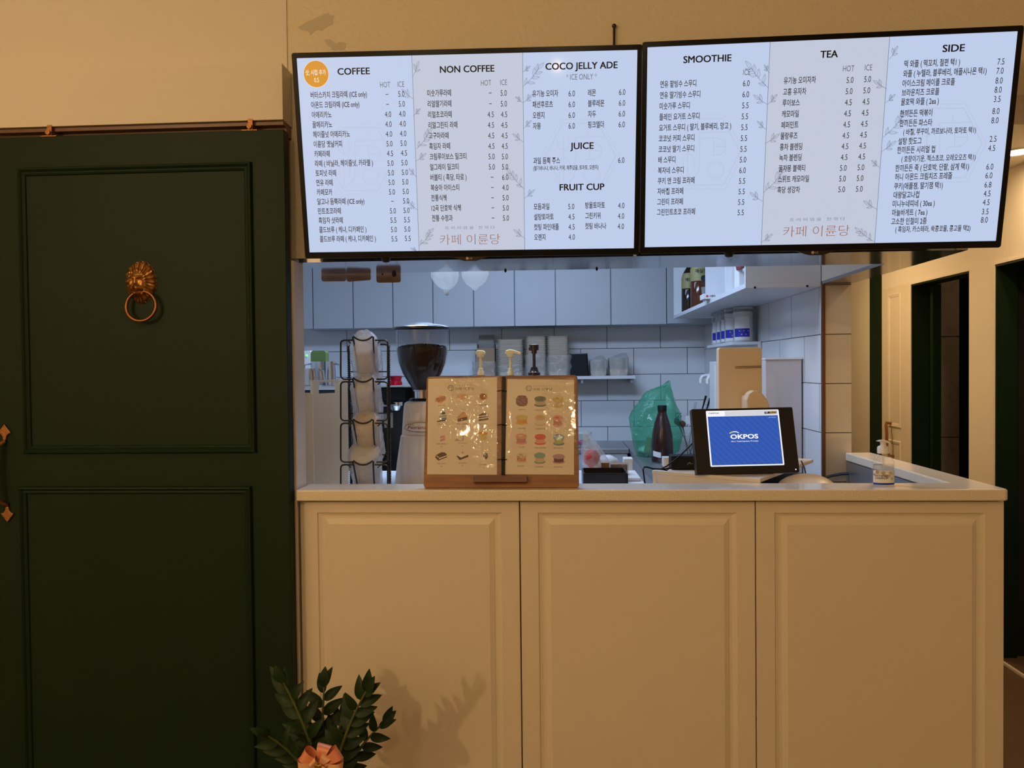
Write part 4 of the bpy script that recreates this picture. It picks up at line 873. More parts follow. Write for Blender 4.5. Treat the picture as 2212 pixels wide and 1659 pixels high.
MB().frame_box(FD, -.05, .05, .022, .05, -.08, .06).box(dc.x-.045, dc.x+.045, dc.y+.035, dc.y+.12, zs+.0003, zs+.012).frame_box(FD, -.03, .03, .03, .06, -h2-.004, -.04).build('stand', 'black_plastic', od)
# till monitor seen from behind
mo = P(1600, 815, 2.80); tm = thing('till_monitor', 'tall beige till monitor seen from behind with chunky arm', 'monitor', (mo.x, 2.80, zs))
a_, b_ = P(1552, 882, 2.80), P(1647, 750, 2.80)
Fm = frame((0, 2.80, 0), (1, .06, 0), (-.06, 1, 0), (0, 0, 1)) 
Fm = T(mo.x, 2.80, 0) @ Matrix.Rotation(R(4), 4, 'Z')
MB().prism(rrect(a_.x-mo.x, b_.x-mo.x, zs+.07, b_.z, .008, 4), Fm, .030).build('rear_shell', 'beige_plastic', tm, bevel=.002)
v_ = MB()
for y in (791.5, 794.6):
    p0, p1 = P(1588, y+.8, 2.797), P(1645, y-1.2, 2.797); v_.add([(p0.x, 2.7985, p0.z-.0012), (p1.x, 2.8005, p1.z-.0012), (p1.x, 2.8005, p1.z+.0012), (p0.x, 2.7985, p0.z+.0012)], [(0, 1, 2, 3)])
v_.build('vent_slots', 'brown_trim', tm)
ap = [P(x, y, 2.70) for x, y in ((1614, 878), (1612.5, 864), (1618, 850), (1628, 843.5), (1638, 844.5), (1650, 853), (1659, 866), (1664, 884), (1666, 905), (1622, 905))]
am = MB().prism([(p.x, p.z) for p in ap], T(0, 2.70, 0), .055); am.box(ap[4].x-.012, ap[4].x+.035, 2.72, 2.80, zs+.0004, ap[9].z+.01).box(ap[9].x-.02, ap[8].x+.03, 2.67, 2.80, zs+.0004, zs+.014).box(ap[0].x, ap[5].x, 2.755, 2.80, ap[9].z+.01, ap[5].z-.004)
am.build('arm', 'beige_plastic', tm, bevel=.004)
bx = thing('network_box', 'small black box with a faint mark beside the order display', 'device', (P(1478, 1017, 2.56).x, 2.56, zs))
p0, p1 = P(1449, 1017, 2.55), P(1506, 984, 2.55); MB().box(p0.x, p1.x, 2.535, 2.60, zs+.0005, p1.z).build('shell', 'black_matte', bx, bevel=.003)
Cx = Canvas((0, 2.5345, 0), (1, 0, 0), (0, 0, 1)); mk = MB()
for a, b in (((1485, 1002), (1488, 1000)), ((1488, 1000), (1491, 999)), ((1485, 1002), (1486, 1004))): Cx.line(mk, [Cx.uv(*a), Cx.uv(*b)], .0012)
q = Cx.uv(1493, 1001.5); Cx.text(mk, 'dream', q.x, q.y, .003, align='C', width=.010); mk.build('maker_mark', 'logo_grey', bx)
wb = P(1441, 1001, 2.62); tag(MB().box(wb.x-.014, wb.x+.016, 2.605, 2.65, zs+.0005, P(1441, 989, 2.6).z).build('carton', 'white_plastic', bevel=.001), 'small white carton beside the black network box', 'box')
tag(MB().tube([P(1393, 1044, 2.44), P(1389, 1014, 2.45), P(1392, 1009, 2.46), P(1398, 1009, 2.47), P(1410, 1012.5, 2.48), P(1430, 1013.5, 2.48), P(1450, 1011, 2.50), P(1440, 1016, 2.49), P(1426, 1014, 2.49), P(1440, 1007, 2.50), P(1465, 988, 2.51), P(1490, 964, 2.53), P(1502, 950, 2.55)], .0026, 6).build('power_cable', 'black_matte', smooth=True), 'thin black cable looping over the till box up to the display', 'cable')
tag(MB().tube([P(1731, 996, 2.5), P(1738, 1012, 2.47), P(1741, 1027, 2.44), P(1739, 1040, 2.42)], .0024, 6).build('power_cable', 'black_plastic', smooth=True), 'short black cable hanging at the right side of the order display', 'cable')
tag(MB().tube([P(1776, 1034, 3.05), P(1795, 1028, 3.08), P(1815, 1024, 3.1), P(1833, 1023, 3.12)], .006, 6).build('floor_cable', 'black_plastic', smooth=True), 'black cable lying along the foot of the tiled pillar', 'cable')
tw = thing('lidded_bin', 'cream round bin with domed lid just behind the counter ledge', 'bin', (.775, 2.425, ZW))
MB().lathe([(0, ZW+.0006), (.070, ZW+.0006), (.078, 1.072), (0, 1.072)], c=(.775, 2.425, 0), n=36).build('body', 'cream_lacquer', tw, smooth=True, angle=40)
MB().lathe([(.084, 1.0724), (.086, 1.078), (.078, 1.088), (.060, 1.100), (.036, 1.110), (.012, 1.1135), (0, 1.114)], c=(.775, 2.425, 0), n=36).build('lid', 'cream_lacquer', tw, smooth=True)

# ------------------------------------------------------------------ kitchen worktops and cabinets
def worktop(name, label, x0, x1, y0, y1, z, body, top='steel_dull', nosing=0.03):
    t = thing(name, label, 'worktop', ((x0+x1)/2, (y0+y1)/2, 0))
    MB().box(x0, x1, y0, y1, z-nosing, z).build('top', top, t, bevel=.002)
    MB().box(x0+.01, x1-.01, y0+.01, y1-.005, 0, z-nosing-.0005).build('body', body, t)
    return t
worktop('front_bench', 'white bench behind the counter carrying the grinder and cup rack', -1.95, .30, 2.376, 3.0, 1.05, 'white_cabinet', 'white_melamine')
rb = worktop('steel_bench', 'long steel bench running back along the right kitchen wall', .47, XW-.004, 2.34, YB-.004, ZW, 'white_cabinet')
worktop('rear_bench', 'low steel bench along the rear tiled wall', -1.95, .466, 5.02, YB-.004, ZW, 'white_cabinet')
worktop('coffee_bench', 'dark bench behind the cup rack carrying the coffee machine', -1.95, -.30, 3.02, 3.9, ZW, 'white_cabinet')
# wall cabinets
YCB = 5.25; sx = [560, 648, 675.6, 762.5, 848.5, 935, 1023, 1111.5, 1200, 1319.5, 1440.2]
zcb = P(1100, 704.5, YCB).z
cabl = ['narrow white wall cabinet at the left end of the row', 'white wall cabinet, first full one from the left', 'white wall cabinet behind the two paired wooden tags', 'white wall cabinet behind the single wooden tag', 'white wall cabinet above the coffee grinder', 'white wall cabinet behind the two white pouches', 'white wall cabinet above the stacked food trays', 'white wall cabinet just right of the one above the trays', 'wide white wall cabinet, left one of the two wide ones', 'wide white wall cabinet next to the open shelf box']
for i in range(1, len(sx)-1):
    a, b = P(sx[i], 650, YCB).x, P(sx[i+1], 650, YCB).x
    c = thing('wall_cabinet', cabl[i], 'cabinet', ((a+b)/2, 5.4, zcb), 'white wall cabinets')
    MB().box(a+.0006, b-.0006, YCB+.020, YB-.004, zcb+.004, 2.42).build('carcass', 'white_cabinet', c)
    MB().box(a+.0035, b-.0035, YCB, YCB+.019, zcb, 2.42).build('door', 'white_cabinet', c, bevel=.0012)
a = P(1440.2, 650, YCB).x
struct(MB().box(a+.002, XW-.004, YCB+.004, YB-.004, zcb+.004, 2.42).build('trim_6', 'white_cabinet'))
# open box shelf on the right wall
xsh, zsh = .766, 1.768
bs = thing('box_shelf', 'white open box shelf hung high on the right kitchen wall', 'shelf', (.92, 4.1, zsh))
MB().box(xsh, XW-.003, 3.15, 5.06, zsh, zsh+.020).build('bottom_board', 'white_melamine', bs)
MB().box(xsh, XW-.003, 3.15, 3.168, zsh+.0203, 2.15).build('end_panel', 'white_melamine', bs)
MB().box(xsh, XW-.003, 5.042, 5.06, zsh+.0203, 2.15).build('end_panel', 'white_melamine', bs)
for y in (3.97, 3.51): MB().box(xsh, XW-.003, y, y+.018, zsh+.0203, 2.15).build('divider', 'white_melamine', bs)
MB().box(XW-.010, XW-.0032, 3.17, 5.04, zsh+.0203, 2.15).build('back_board', 'white_melamine', bs)
for x, y in ((1631, 621), (1744, 618)): p = P(x, y, 3.149); MB().lathe([(.005, 0), (.004, .003), (0, .004)], n=10, F=frame((p.x, 3.15, p.z), (1, 0, 0), (0, 0, 1), (0, -1, 0))).build('screw', 'black_matte', bs)
# things in the box shelf
zb = zsh+.0206
def big_bottle(name, label, x, y, body, h=.31, r=.046):
    t = thing(name, label, 'bottle', (x, y, zb), 'bottles of plum syrup in the box shelf')
    MB().lathe([(0, zb), (r*.92, zb), (r, zb+.01), (r, zb+h*.46), (r*.97, zb+h*.47), (r, zb+h*.48), (r, zb+h*.70), (r*.8, zb+h*.80), (r*.36, zb+h*.91), (r*.34, zb+h*.93)], c=(x, y, 0), n=28).build('bottle_body', body, t, smooth=True, angle=50)
    lb = MB().lathe([(r*1.012, zb+h*.49), (r*1.012, zb+h*.70), (r*.82, zb+h*.80)], c=(x, y, 0), n=28)
    lbo = MB(); lbo.v = lb.v; lbo.f = lb.f[:-2]; lbo.m = lb.m[:-2]; lo2 = lbo.build('label', 'label_olive', t, smooth=True)
    C = Canvas((x, y-r*1.03, 0), (1, 0, 0), (0, 0, 1)); mk = MB(); C.text(mk, '매실청', 0, zb+h*.66, .018, align='C', width=r*1.3, bold=.01); C.poly(mk, ell(r*.3, zb+h*.53, r*.35, r*.35), e=.001); mk.build('label_print', 'ink', lo2)
    MB().lathe([(r*.36, zb+h*.92), (r*.38, zb+h), (0, zb+h)], c=(x, y, 0), n=20).build('cap', 'white_plastic', t, smooth=True, angle=50)
big_bottle('syrup_bottle', 'dark bottle at the far end of the open shelf, almost black', .832, 4.86, 'bottle_dark')
big_bottle('syrup_bottle', 'amber bottle with olive label in front of the dark bottle', .835, 4.52, 'bottle_amber', h=.325, r=.052)
tag(MB().lathe([(0, zb), (.030, zb), (.038, zb+.09), (.040, zb+.09), (.040, zb+.096), (.0, zb+.096)], c=(.83, 4.23, 0), n=22).build('plastic_cup', 'clear_tub', smooth=True, angle=40), 'clear plastic tub between the amber bottle and the shelf divider', 'tub')
p0 = P(1514, 647, 3.93)
tb = thing('flat_carton', 'flat white carton with a red dot sticking out of the open shelf', 'box', (.80, 3.90, zb))
MB().box(p0.x, p0.x+.17, 3.86, 3.955, zb, zb+.026).build('box', 'label_white', tb, bevel=.001)
C = Canvas((0, 3.8595, 0), (1, 0, 0), (0, 0, 1)); mk = MB(); C.poly(mk, ell(p0.x+.018, zb+.0135, .0060, .0060), 0); C.text(mk, '식빵믹', p0.x+.030, zb+.013, .009, wf=.8, mi=1, bold=.01); mk.build('print', ['red_print', 'ink'], tb)
def foil(i, j):
    return Vector((.835+.012*noise.noise(Vector((i*5, j*4, 2)))+.05*i, 3.80+.010*noise.noise(Vector((j*9, i*4, 7))), zb+.028+.26*j))
tag(MB().grid(foil, 6, 22).grid(lambda i, j: foil(i, j)+Vector((0, .03*math.sin(math.pi*i)*math.sin(math.pi*j)+.004, 0)), 6, 22).build('foil_packet', 'steel', smooth=True), 'crinkled silver packet standing in the middle shelf compartment', 'packet')
bx2 = thing('dry_mix_carton', 'tilted maroon and orange carton in the near shelf compartment', 'box', (.86, 3.36, zb))
Ft = T(.795, 3.34, zb+.085) @ Matrix.Rotation(R(-12), 4, 'Y')
mb = MB().frame_box(Ft, 0, .075, 0, .09, 0, .20, 0); mb.frame_box(Ft, .0752, .19, 0, .09, 0, .20, 1); mb.build('box', ['box_maroon', 'box_orange'], bx2)
C = Canvas(Ft @ Vector((0, -.001, 0)), Ft.col[0].xyz, Ft.col[2].xyz); mk = MB(); C.text(mk, '콩가루', .012, .030, .014, wf=.75, bold=.02)
for i in range(14): C.poly(mk, ell(.09+rnd.random()*.035, .01+rnd.random()*.16, .007, .005, 9))
mk.build('print', 'label_white', bx2)
tb2 = thing('round_tub', 'clear lidded tub with red print in the near shelf compartment', 'tub', (.825, 3.27, zb))
MB().lathe([(0, zb), (.052, zb), (.062, zb+.062)], c=(.848, 3.26, 0), n=28).build('tub_body', 'clear_tub', tb2, smooth=True)
MB().lathe([(.066, zb+.0625), (.066, zb+.072), (.05, zb+.076), (0, zb+.076)], c=(.848, 3.26, 0), n=28).build('lid', 'pouch_film', tb2, smooth=True, angle=40)
C = Canvas((0, 3.26-.061, 0), (1, 0, 0), (0, 0, 1)); mk = MB(); C.line(mk, [tuple(p) for p in ell(.86, zb+.03, .014, .014, 18)], .003, closed=True); C.line(mk, [(.845, zb+.05), (.885, zb+.045)], .006); mk.build('print', 'red_print', tb2)
tag(MB().box(.80, .84, 3.42, 3.50, zb, zb+.24).build('paper_bag', 'white_plastic', bevel=.006), 'white paper packet behind the maroon and orange carton', 'packet')
# lower open shelf with the canisters
ls = thing('wall_shelf', 'narrow white wall shelf holding the row of powder canisters', 'shelf', (.99, 4.4, 1.565))
MB().box(.915, XW-.003, 4.05, 4.72, 1.565, 1.580).build('board', 'white_melamine', ls); MB().box(XW-.02, XW-.003, 4.05, 4.72, 1.545, 1.5648).build('bracket', 'white_melamine', ls)
ls2 = thing('wall_shelf', 'small white wall shelf with two white hooks under the canister shelf', 'shelf', (.99, 4.5, 1.41))
MB().box(.925, XW-.003, 4.36, 4.72, 1.405, 1.418).build('board', 'white_melamine', ls2)
for y in (4.40, 4.60): MB().tube([(.93, y, 1.40), (.88, y, 1.398), (.862, y, 1.392), (.856, y, 1.378), (.856, y, 1.355)], .011, 8).build('hook', 'white_plastic', ls2, smooth=True)
def canister(x, y, z, label, fill='powder', r=.052, h=.185, lev=.86):
    t = thing('powder_canister', label, 'canister', (x, y, z), 'powder canisters on the wall shelves')
    MB().lathe([(0, z), (r*.96, z), (r, z+.006), (r, z+h*.93)], c=(x, y, 0), n=28).build('jar', 'clear_tub', t, smooth=True)
    MB().lathe([(0, z+.003), (r*.93, z+.003), (r*.94, z+h*lev), (0, z+h*lev)], c=(x, y, 0), n=28).build('powder', fill, t, smooth=True, angle=40)
    MB().lathe([(r*1.03, z+h*.93), (r*1.03, z+h), (0, z+h)], c=(x, y, 0), n=28).build('lid', 'pouch_film', t, smooth=True, angle=40)
    def lf(i, j, z0_, z1_, rr): a = R(200+92*i); return Vector((x+rr*math.cos(a), y+rr*math.sin(a), z0_+(z1_-z0_)*j))
    l_ = MB().grid(lambda i, j: lf(i, j, z+.01, z+h*.72, r*1.01), 8, 2).grid(lambda i, j: lf(i, j, z+h*.14, z+h*.38, r*1.02), 8, 2, mi=1)
    for k in range(5): 
        i_ = .35+k*.13; l_.grid(lambda i, j: lf(i_+.06*i, j, z+h*(.20 if k % 2 else .30), z+h*(.22 if k % 2 else .32), r*1.03), 2, 1, mi=0)
    l_.build('label', ['label_white', 'label_blue'], t, smooth=True)
zc = 1.5805
canister(.993, 4.135, zc, 'nearest powder canister on the shelf, wide and full')
canister(.975, 4.27, zc, 'second powder canister from the front of the shelf row')
canister(.975, 4.385, zc, 'tan powder canister, third from the front', 'powder_tan')
canister(.975, 4.50, zc, 'fourth powder canister from the front', lev=.55)
canister(.975, 4.62, zc, 'farthest powder canister in the shelf row', lev=.5)
canister(.985, 4.56, 1.4185, 'canister standing alone on the lower shelf with hooks', r=.048, h=.13)
og = P(1550, 880, 4.2); tag(MB().box(P(1544, 880, 4.2).x, P(1575, 880, 4.2).x, 4.2, 4.34, ZW+.0005, P(1550, 781, 4.2).z).build('tall_organizer', 'white_plastic', bevel=.004), 'tall white organizer box behind the till monitor', 'organizer')
wbx = thing('white_chest', 'pale upright appliance against the tiled wall behind the till', 'appliance', (.98, 3.5, ZW))
MB().box(.905, 1.060, 3.38, 3.62, ZW+.0005, 1.478).build('body', 'grey_panel', wbx, bevel=.003); MB().box(.903, 1.062, 3.376, 3.622, 1.4785, 1.486).build('top_plate', 'white_plastic', wbx, bevel=.001)
# ------------------------------------------------------------------ rear shelf and what stands on it
zr = P(1300, 812, 5.33).z
rs = thing('rear_shelf', 'thin white shelf on the rear tiled wall carrying food trays', 'shelf', (-.2, 5.45, zr))
xr0, xr1 = P(985, 812, 5.33).x, P(1373, 812, 5.33).x
MB().box(xr0, xr1, 5.33, YB-.003, zr-.022, zr).build('board', 'white_melamine', rs, bevel=.001)
for x in (1256, 1361, 1010): p = P(x, 825, 5.5); MB().box(p.x-.008, p.x+.008, 5.36, YB-.003, zr-.05, zr-.0225).build('bracket', 'steel_dull', rs)
def loft(mb, loops, cap0=True, cap1=True, mi=0):
    n = len(loops[0]); vs = [v for l in loops for v in l]
    fs = [(i*n+j, i*n+(j+1) % n, (i+1)*n+(j+1) % n, (i+1)*n+j) for i in range(len(loops)-1) for j in range(n)]
    if cap0: fs.append(tuple(range(n-1, -1, -1)))
    if cap1: fs.append(tuple((len(loops)-1)*n+j for j in range(n)))
    return mb.add(vs, fs, mi)
def tray(mb, cx, cy, z, w, d, h, r=.02, rim=.006):
    def L(s, zz, e=0): return [Vector((cx+x, cy+y, zz)) for x, y in rrect(-w/2*s-e, w/2*s+e, -d/2*s-e, d/2*s+e, r, 3)]
    return loft(mb, [L(.86, z), L(1, z+h), L(1, z+h, rim), L(1, z+h+.0025, rim), L(.985, z+h+.0025), L(.85, z+.004)])
def stack(px, wpx, n, step, label, group, m, d=.15, h=.035, yt=733):
    w = wpx*5.42/1650-.012; p = P(px, 800, 5.44)
    t0 = tag(tray(MB(), p.x, 5.44, zr+.0005, w, d, h).build('food_tray', m, smooth=True, angle=30), label, 'tray', group)
    for i in range(1, n): dup(t0, (rnd.uniform(-.0012, .0012), rnd.uniform(-.0012, .0012), i*step), label, group)
stack(1104, 56, 23, .0102, 'pale paper tray in the widest and lowest stack on the rear shelf', 'wide paper trays stacked on the rear shelf', 'pulp')
stack(1158.5, 45, 26, .0098, 'pale paper bowl in the stack behind the black pump', 'paper bowls in the middle stack', 'pulp', d=.13)
stack(1205.5, 47, 26, .0098, 'pale paper bowl in the stack beside the black crate', 'paper bowls in the right-hand stack', 'pulp', d=.13)
def wrap(name, label, px0, px1, y0_, y1_, Y, dep, seed, m='crinkle_bag', amp=.008, z=None):
    a, b = P(px0, y1_, Y), P(px1, y0_, Y); zb_ = zr+.001 if z is None else z
    cx, cy, rx, ry, hh = (a.x+b.x)/2, Y, (b.x-a.x)/2, dep/2, b.z-zb_
    def fn(i, j):
        t = 2*math.pi*i; c, s = math.cos(t), math.sin(t); k = (abs(c)**4+abs(s)**4)**-.25
        f = 1+.10*noise.noise(Vector((c*3, s*3, j*4+seed)))
        return Vector((cx+rx*c*k*f, cy+ry*s*k*f, zb_+hh*j+amp*noise.noise(Vector((c*4, s*4, j*3+seed+9)))*(1 if j > .1 else 0)))
    mb = MB().grid(fn, 44, 12, closed_u=True)
    return tag(mb.build(name, m, smooth=True, angle=180), label, 'plastic wrap')
wrap('plastic_wrap', 'clear crinkled wrap around the middle bowl stack', 1133, 1182, 767, 811, 5.44, .165, 1)
wrap('plastic_wrap', 'clear crinkled wrap around the bowl stack beside the black crate', 1180, 1236, 768, 811, 5.44, .175, 4, amp=.012)
wrap('plastic_wrap', 'clear crinkled wrap at the foot of the widest tray stack', 1075, 1133, 788, 811, 5.44, .185, 7)
p0, p1 = P(1031, 780, 5.46), P(1069, 743, 5.46)
cb_ = thing('cardboard_box', 'open brown cardboard box left of the tray stacks', 'box', ((p0.x+p1.x)/2, 5.48, zr))
mb = MB(); a, b, zt_ = p0.x, p1.x, p1.z
mb.box(a, b, 5.43, 5.434, zr+.0005, zt_-.03).box(a, b, 5.526, 5.53, zr+.0005, zt_).box(a, a+.004, 5.434, 5.526, zr+.0005, zt_).box(b-.004, b, 5.434, 5.526, zr+.0005, zt_).box(a, b, 5.434, 5.526, zr+.0005, zr+.005); mb.build('carton', 'cardboard', cb_)
q0, q1 = P(1034, 752, 5.50), P(1066, 723, 5.50); MB().box(q0.x, q1.x, 5.515, 5.525, zr+.006, q1.z).build('upright_flap', 'pulp_dark', cb_)
wrap('plastic_wrap', 'clear crinkled bag pulled round the brown cardboard box', 1022, 1076, 781, 811, 5.48, .15, 11, amp=.014)
p0, p1 = P(1229, 812, 5.40), P(1268, 765, 5.40)
bc_ = thing('black_crate', 'black tapered crate with a wire rim beside the bowl stacks', 'crate', ((p0.x+p1.x)/2, 5.44, zr))
def L4(s, zz): return [Vector(((p0.x+p1.x)/2+.006*s+x*s, 5.44+y*s, zz)) for x, y in rrect(-.066, .066, -.07, .07, .012, 3)]
loft(MB(), [L4(1.08, zr+.0005), L4(.93, p1.z), L4(.90, p1.z), L4(1.0, zr+.008)]).build('tub', 'black_matte', bc_)
MB().tube([v+Vector((0, 0, .004)) for v in L4(.93, p1.z)], .003, 6, closed=True).build('rim', 'steel_dull', bc_, smooth=True)
for i, (x0_, x1_, yt_, lb) in enumerate(((1274, 1311, 779, 'wrapped pack of pale boxes next to the black crate'), (1315, 1357, 773, 'wrapped pack of pale boxes at the right end of the rear shelf'))):
    a, b = P(x0_, 810, 5.42), P(x1_, yt_, 5.42); cx = (a.x+b.x)/2; hw = (b.x-a.x)/2
    t = thing('box_pack', lb, 'pack of boxes', (cx, 5.44, zr), 'wrapped packs on the rear shelf')
    def LL(s, zz): return [Vector((cx+x*s, 5.44+y*s, zz)) for x, y in rrect(-hw, hw, -.06, .06, .008, 3)]
    zm = zr+.035+.01*i
    loft(MB(), [LL(.84, zr+.0005), LL(.95, zm)]).build('lower_tray', 'pulp', t); loft(MB(), [LL(.93, zm+.0004), LL(1.0, b.z)]).build('upper_tray', 'pulp_dark', t)
    def wf_(ii, j): 
        th = 2*math.pi*ii; k = 1.05+.10*noise.noise(Vector((math.cos(th)*2, math.sin(th)*2, j*3+i*5))); top = max(0, j-.72)/.28
        return Vector((cx+.02*top*(1+i)+hw*k*math.cos(th)*(1-.75*top), 5.44+.075*k*math.sin(th)*(1-.7*top), zr+.001+(b.z-zr)*min(1, j/.72)+top*.035))
    MB().grid(wf_, 40, 14, closed_u=True).build('film', 'crinkle_bag', t, smooth=True, angle=180)

# ------------------------------------------------------------------ coffee grinder
gx, gy = P(911, 707, 2.75).x, 2.75; k2 = 2.75/1650; ZB = 1.0505
def zz(y): return P(911, y, 2.75).z
g = thing('coffee_grinder', 'white coffee grinder with clear bean hopper behind the menu board', 'grinder', (gx, gy, ZB))
MB().lathe([(0, zz(696.5)), (.030, zz(697)), (.045, zz(699.5)), (.075, zz(702)), (.098, zz(705.5)), (.1015, zz(707.5))], c=(gx, gy, 0), n=48).lathe([(.1015, zz(707.6)), (.1015, zz(711)), (.096, zz(713)), (0, zz(713))], c=(gx, gy, 0), n=48, mi=1).build('lid', ['grey_lid', 'black_plastic'], g, smooth=True, angle=50)
prof = [(.033, zz(846)), (.036, zz(840)), (.052, zz(826)), (.072, zz(806)), (.086, zz(784)), (.093, zz(760)), (.0945, zz(735)), (.0935, zz(714))]
hp = MB(); hp.lathe(prof, c=(gx, gy, 0), n=48); hp.f = hp.f[:-2]; hp.m = hp.m[:-2]; hp.build('hopper', 'hopper_glass', g, smooth=True, angle=180)
bp_ = [(0, zz(843))]+[(r*.965, z) for r, z in prof[1:6]]+[(.0895, zz(752))]
bm_ = MB().lathe(bp_, c=(gx, gy, 0), n=40); bm_.f = bm_.f[:-1]; bm_.m = bm_.m[:-1]
def heap(i, j):
    r = .0895*j; a = 2*math.pi*i; return Vector((gx+r*math.cos(a), gy+r*math.sin(a), zz(752)+.010*(1-j**2)+.003*noise.noise(Vector((r*math.cos(a)*120, r*math.sin(a)*120, 1)))))
bm_.grid(heap, 40, 14, closed_u=True)
beans = stuff(bm_.build('coffee_beans', 'bean', g, smooth=True, angle=30))
bn = MB()
for i in range(260):
    a = rnd.random()*2*math.pi; r = .088*math.sqrt(rnd.random()); h = zz(752)+.010*(1-(r/.0895)**2)+.003
    Fb = T(gx+r*math.cos(a), gy+r*math.sin(a), h) @ Matrix.Rotation(rnd.random()*6, 4, 'Z') @ Matrix.Rotation(rnd.random()*2, 4, 'X')
    bn.lathe([(0, -.0045), (.0028, -.003), (.0034, 0), (.0028, .003), (0, .0045)], n=6, F=Fb)
stuff(bn.build('loose_beans', 'bean', g, smooth=True))
MB().lathe([(.030, zz(862)), (.030, zz(845)), (.034, zz(844.5)), (.034, zz(842)), (.0, zz(842))], c=(gx, gy, 0), n=32).build('neck', 'steel', g, smooth=True, angle=40)
MB().lathe([(.050, zz(868.5)), (.050, zz(864)), (.045, zz(860)), (.0, zz(860))], c=(gx, gy, 0), n=32).build('collar', 'black_gloss', g, smooth=True, angle=40)
def BL(xl_, xr_, z, d0, d1, r=.018): return [Vector((x, y, z)) for x, y in rrect(P(xl_, 900, 2.67).x, P(xr_, 900, 2.67).x, d0, d1, r, 4)]
loft(MB(), [BL(850, 976, ZB, 2.66, 2.90), BL(855, 972, P(900, 1000, 2.67).z, 2.66, 2.90), BL(864, 966, P(900, 942, 2.67).z, 2.66, 2.89), BL(866, 964, P(900, 939, 2.67).z, 2.665, 2.88), BL(870, 960, P(900, 880, 2.67).z, 2.67, 2.85), BL(872, 958, P(900, 871, 2.67).z, 2.672, 2.845), BL(876, 954, P(900, 868, 2.67).z, 2.68, 2.84)]).build('body', 'grinder_white', g, smooth=True, angle=35)
CG = Canvas((0, 2.6585, 0), (1, 0, 0), (0, 0, 1)); bd = MB(); q = CG.uv(910, 923)
CG.poly(bd, ell(q.x, q.y, .0595, .0170, 40), 0, e=0); CG.poly(bd, ell(q.x, q.y, .058, .0155, 40), 1, e=.0004)
bdg = bd.build('badge', ['ink', 'grinder_white'], g); tx = MB(); CG.text(tx, 'Fiorenzato', q.x, q.y-.0005, .0115, align='C', width=.094, e=.0008, bold=.006)
for v in range(len(tx.v)): tx.v[v].x += (tx.v[v].z-q.y)*.25
CG.line(tx, [(q.x-.044, q.y+.0075), (q.x-.036, q.y+.0095), (q.x-.025, q.y+.008)], .0016, e=.0008); tx.build('badge_lettering', 'box_maroon', bdg)

# ------------------------------------------------------------------ wire rack of bagged cups
rk = thing('cup_rack', 'black wire rack with four cradles holding bagged cups', 'rack', (P(787, 900, 2.45).x, 2.45, ZB))
YA, YBk = 2.405, 2.505; wr = .0028
def w3(x, y, Y=YA): p = P(x, y, Y); return Vector((p.x, Y, p.z))
tierY = [727+89.6*k for k in range(4)]
for k, ty in enumerate(tierY):
    t, b = ty+8, ty+92; bb_ = min(b, 1052) if k < 3 else 1068
    for s in (0, 1):
        fr_ = MB()
        X = (lambda x: x) if s == 0 else (lambda x: 1573.5-x)
        pts = [(763.5, t), (744, t), (739, t+1.5), (736.5, t+4.5), (736, t+9), (736, bb_-9), (736.7, bb_-4.5), (739.5, bb_-1.5), (744, bb_), (760, bb_)]
        fr_.tube([w3(X(x), y) for x, y in pts], wr, 8)
        fr_.tube([w3(X(751), t), w3(X(757), t+6, 2.43)], wr*.8, 6)
        fr_.build('side_hoop', 'black_wire', rk, smooth=True)
    cr = [(776.5, ty+76, YBk), (770, ty+42, 2.45), (764, ty+10, 2.41), (761.6, ty+1, YA), (763, ty-.5, YA), (768, ty+3.5, YA), (776, ty+7.5, YA), (784, ty+8.6, YA), (792, ty+7.5, YA), (800, ty+3.5, YA), (804.5, ty-.3, YA), (806.3, ty+1, YA), (806.5, ty+10, 2.41), (808, ty+42, 2.45), (812, ty+76, YBk)]
    MB().tube([w3(*p) for p in cr], wr, 8).build('cradle', 'black_wire', rk, smooth=True)
    MB().tube([w3(812, ty+76, YBk), w3(838, ty+76, YBk)], wr*.8, 6).tube([w3(776.5, ty+76, YBk), w3(757, ty+76, YBk)], wr*.8, 6).build('cross_wire', 'black_wire', rk, smooth=True)
for x, dx in ((753, 6), (839, 3)):
    n_ = 300; za, zb2 = w3(x, 747, YBk), w3(x+dx, 1066, YBk)
    pts = [za.lerp(zb2, i/n_) for i in range(n_+1)]
    MB().tube(pts, [.0035+.0028*(i % 4 in (0, 1)) for i in range(n_+1)], 7).build('coiled_upright', 'black_wire', rk)
MB().tube([w3(755, 747, YBk), w3(762, 744, YBk), w3(832, 744, YBk), w3(839, 747, YBk)], wr, 6).tube([w3(758, 1066, YBk), w3(842, 1066, YBk)], wr, 6).tube([w3(737, 1068, YA), w3(758, 1066, YBk)], wr, 6).tube([w3(836, 1068, YA), w3(842, 1066, YBk)], wr, 6).build('base_wire', 'black_wire', rk, smooth=True)
mat('cup_paper', (.74, .71, .66), .6); mat('cup_yellow', (.78, .55, .24), .6)
cupl = ['bagged stack of cups in the top cradle of the wire rack', 'bagged stack of cups in the second cradle from the top', 'bagged cups with a yellow end in the third cradle', 'bagged lids with a round crumpled end in the bottom cradle']
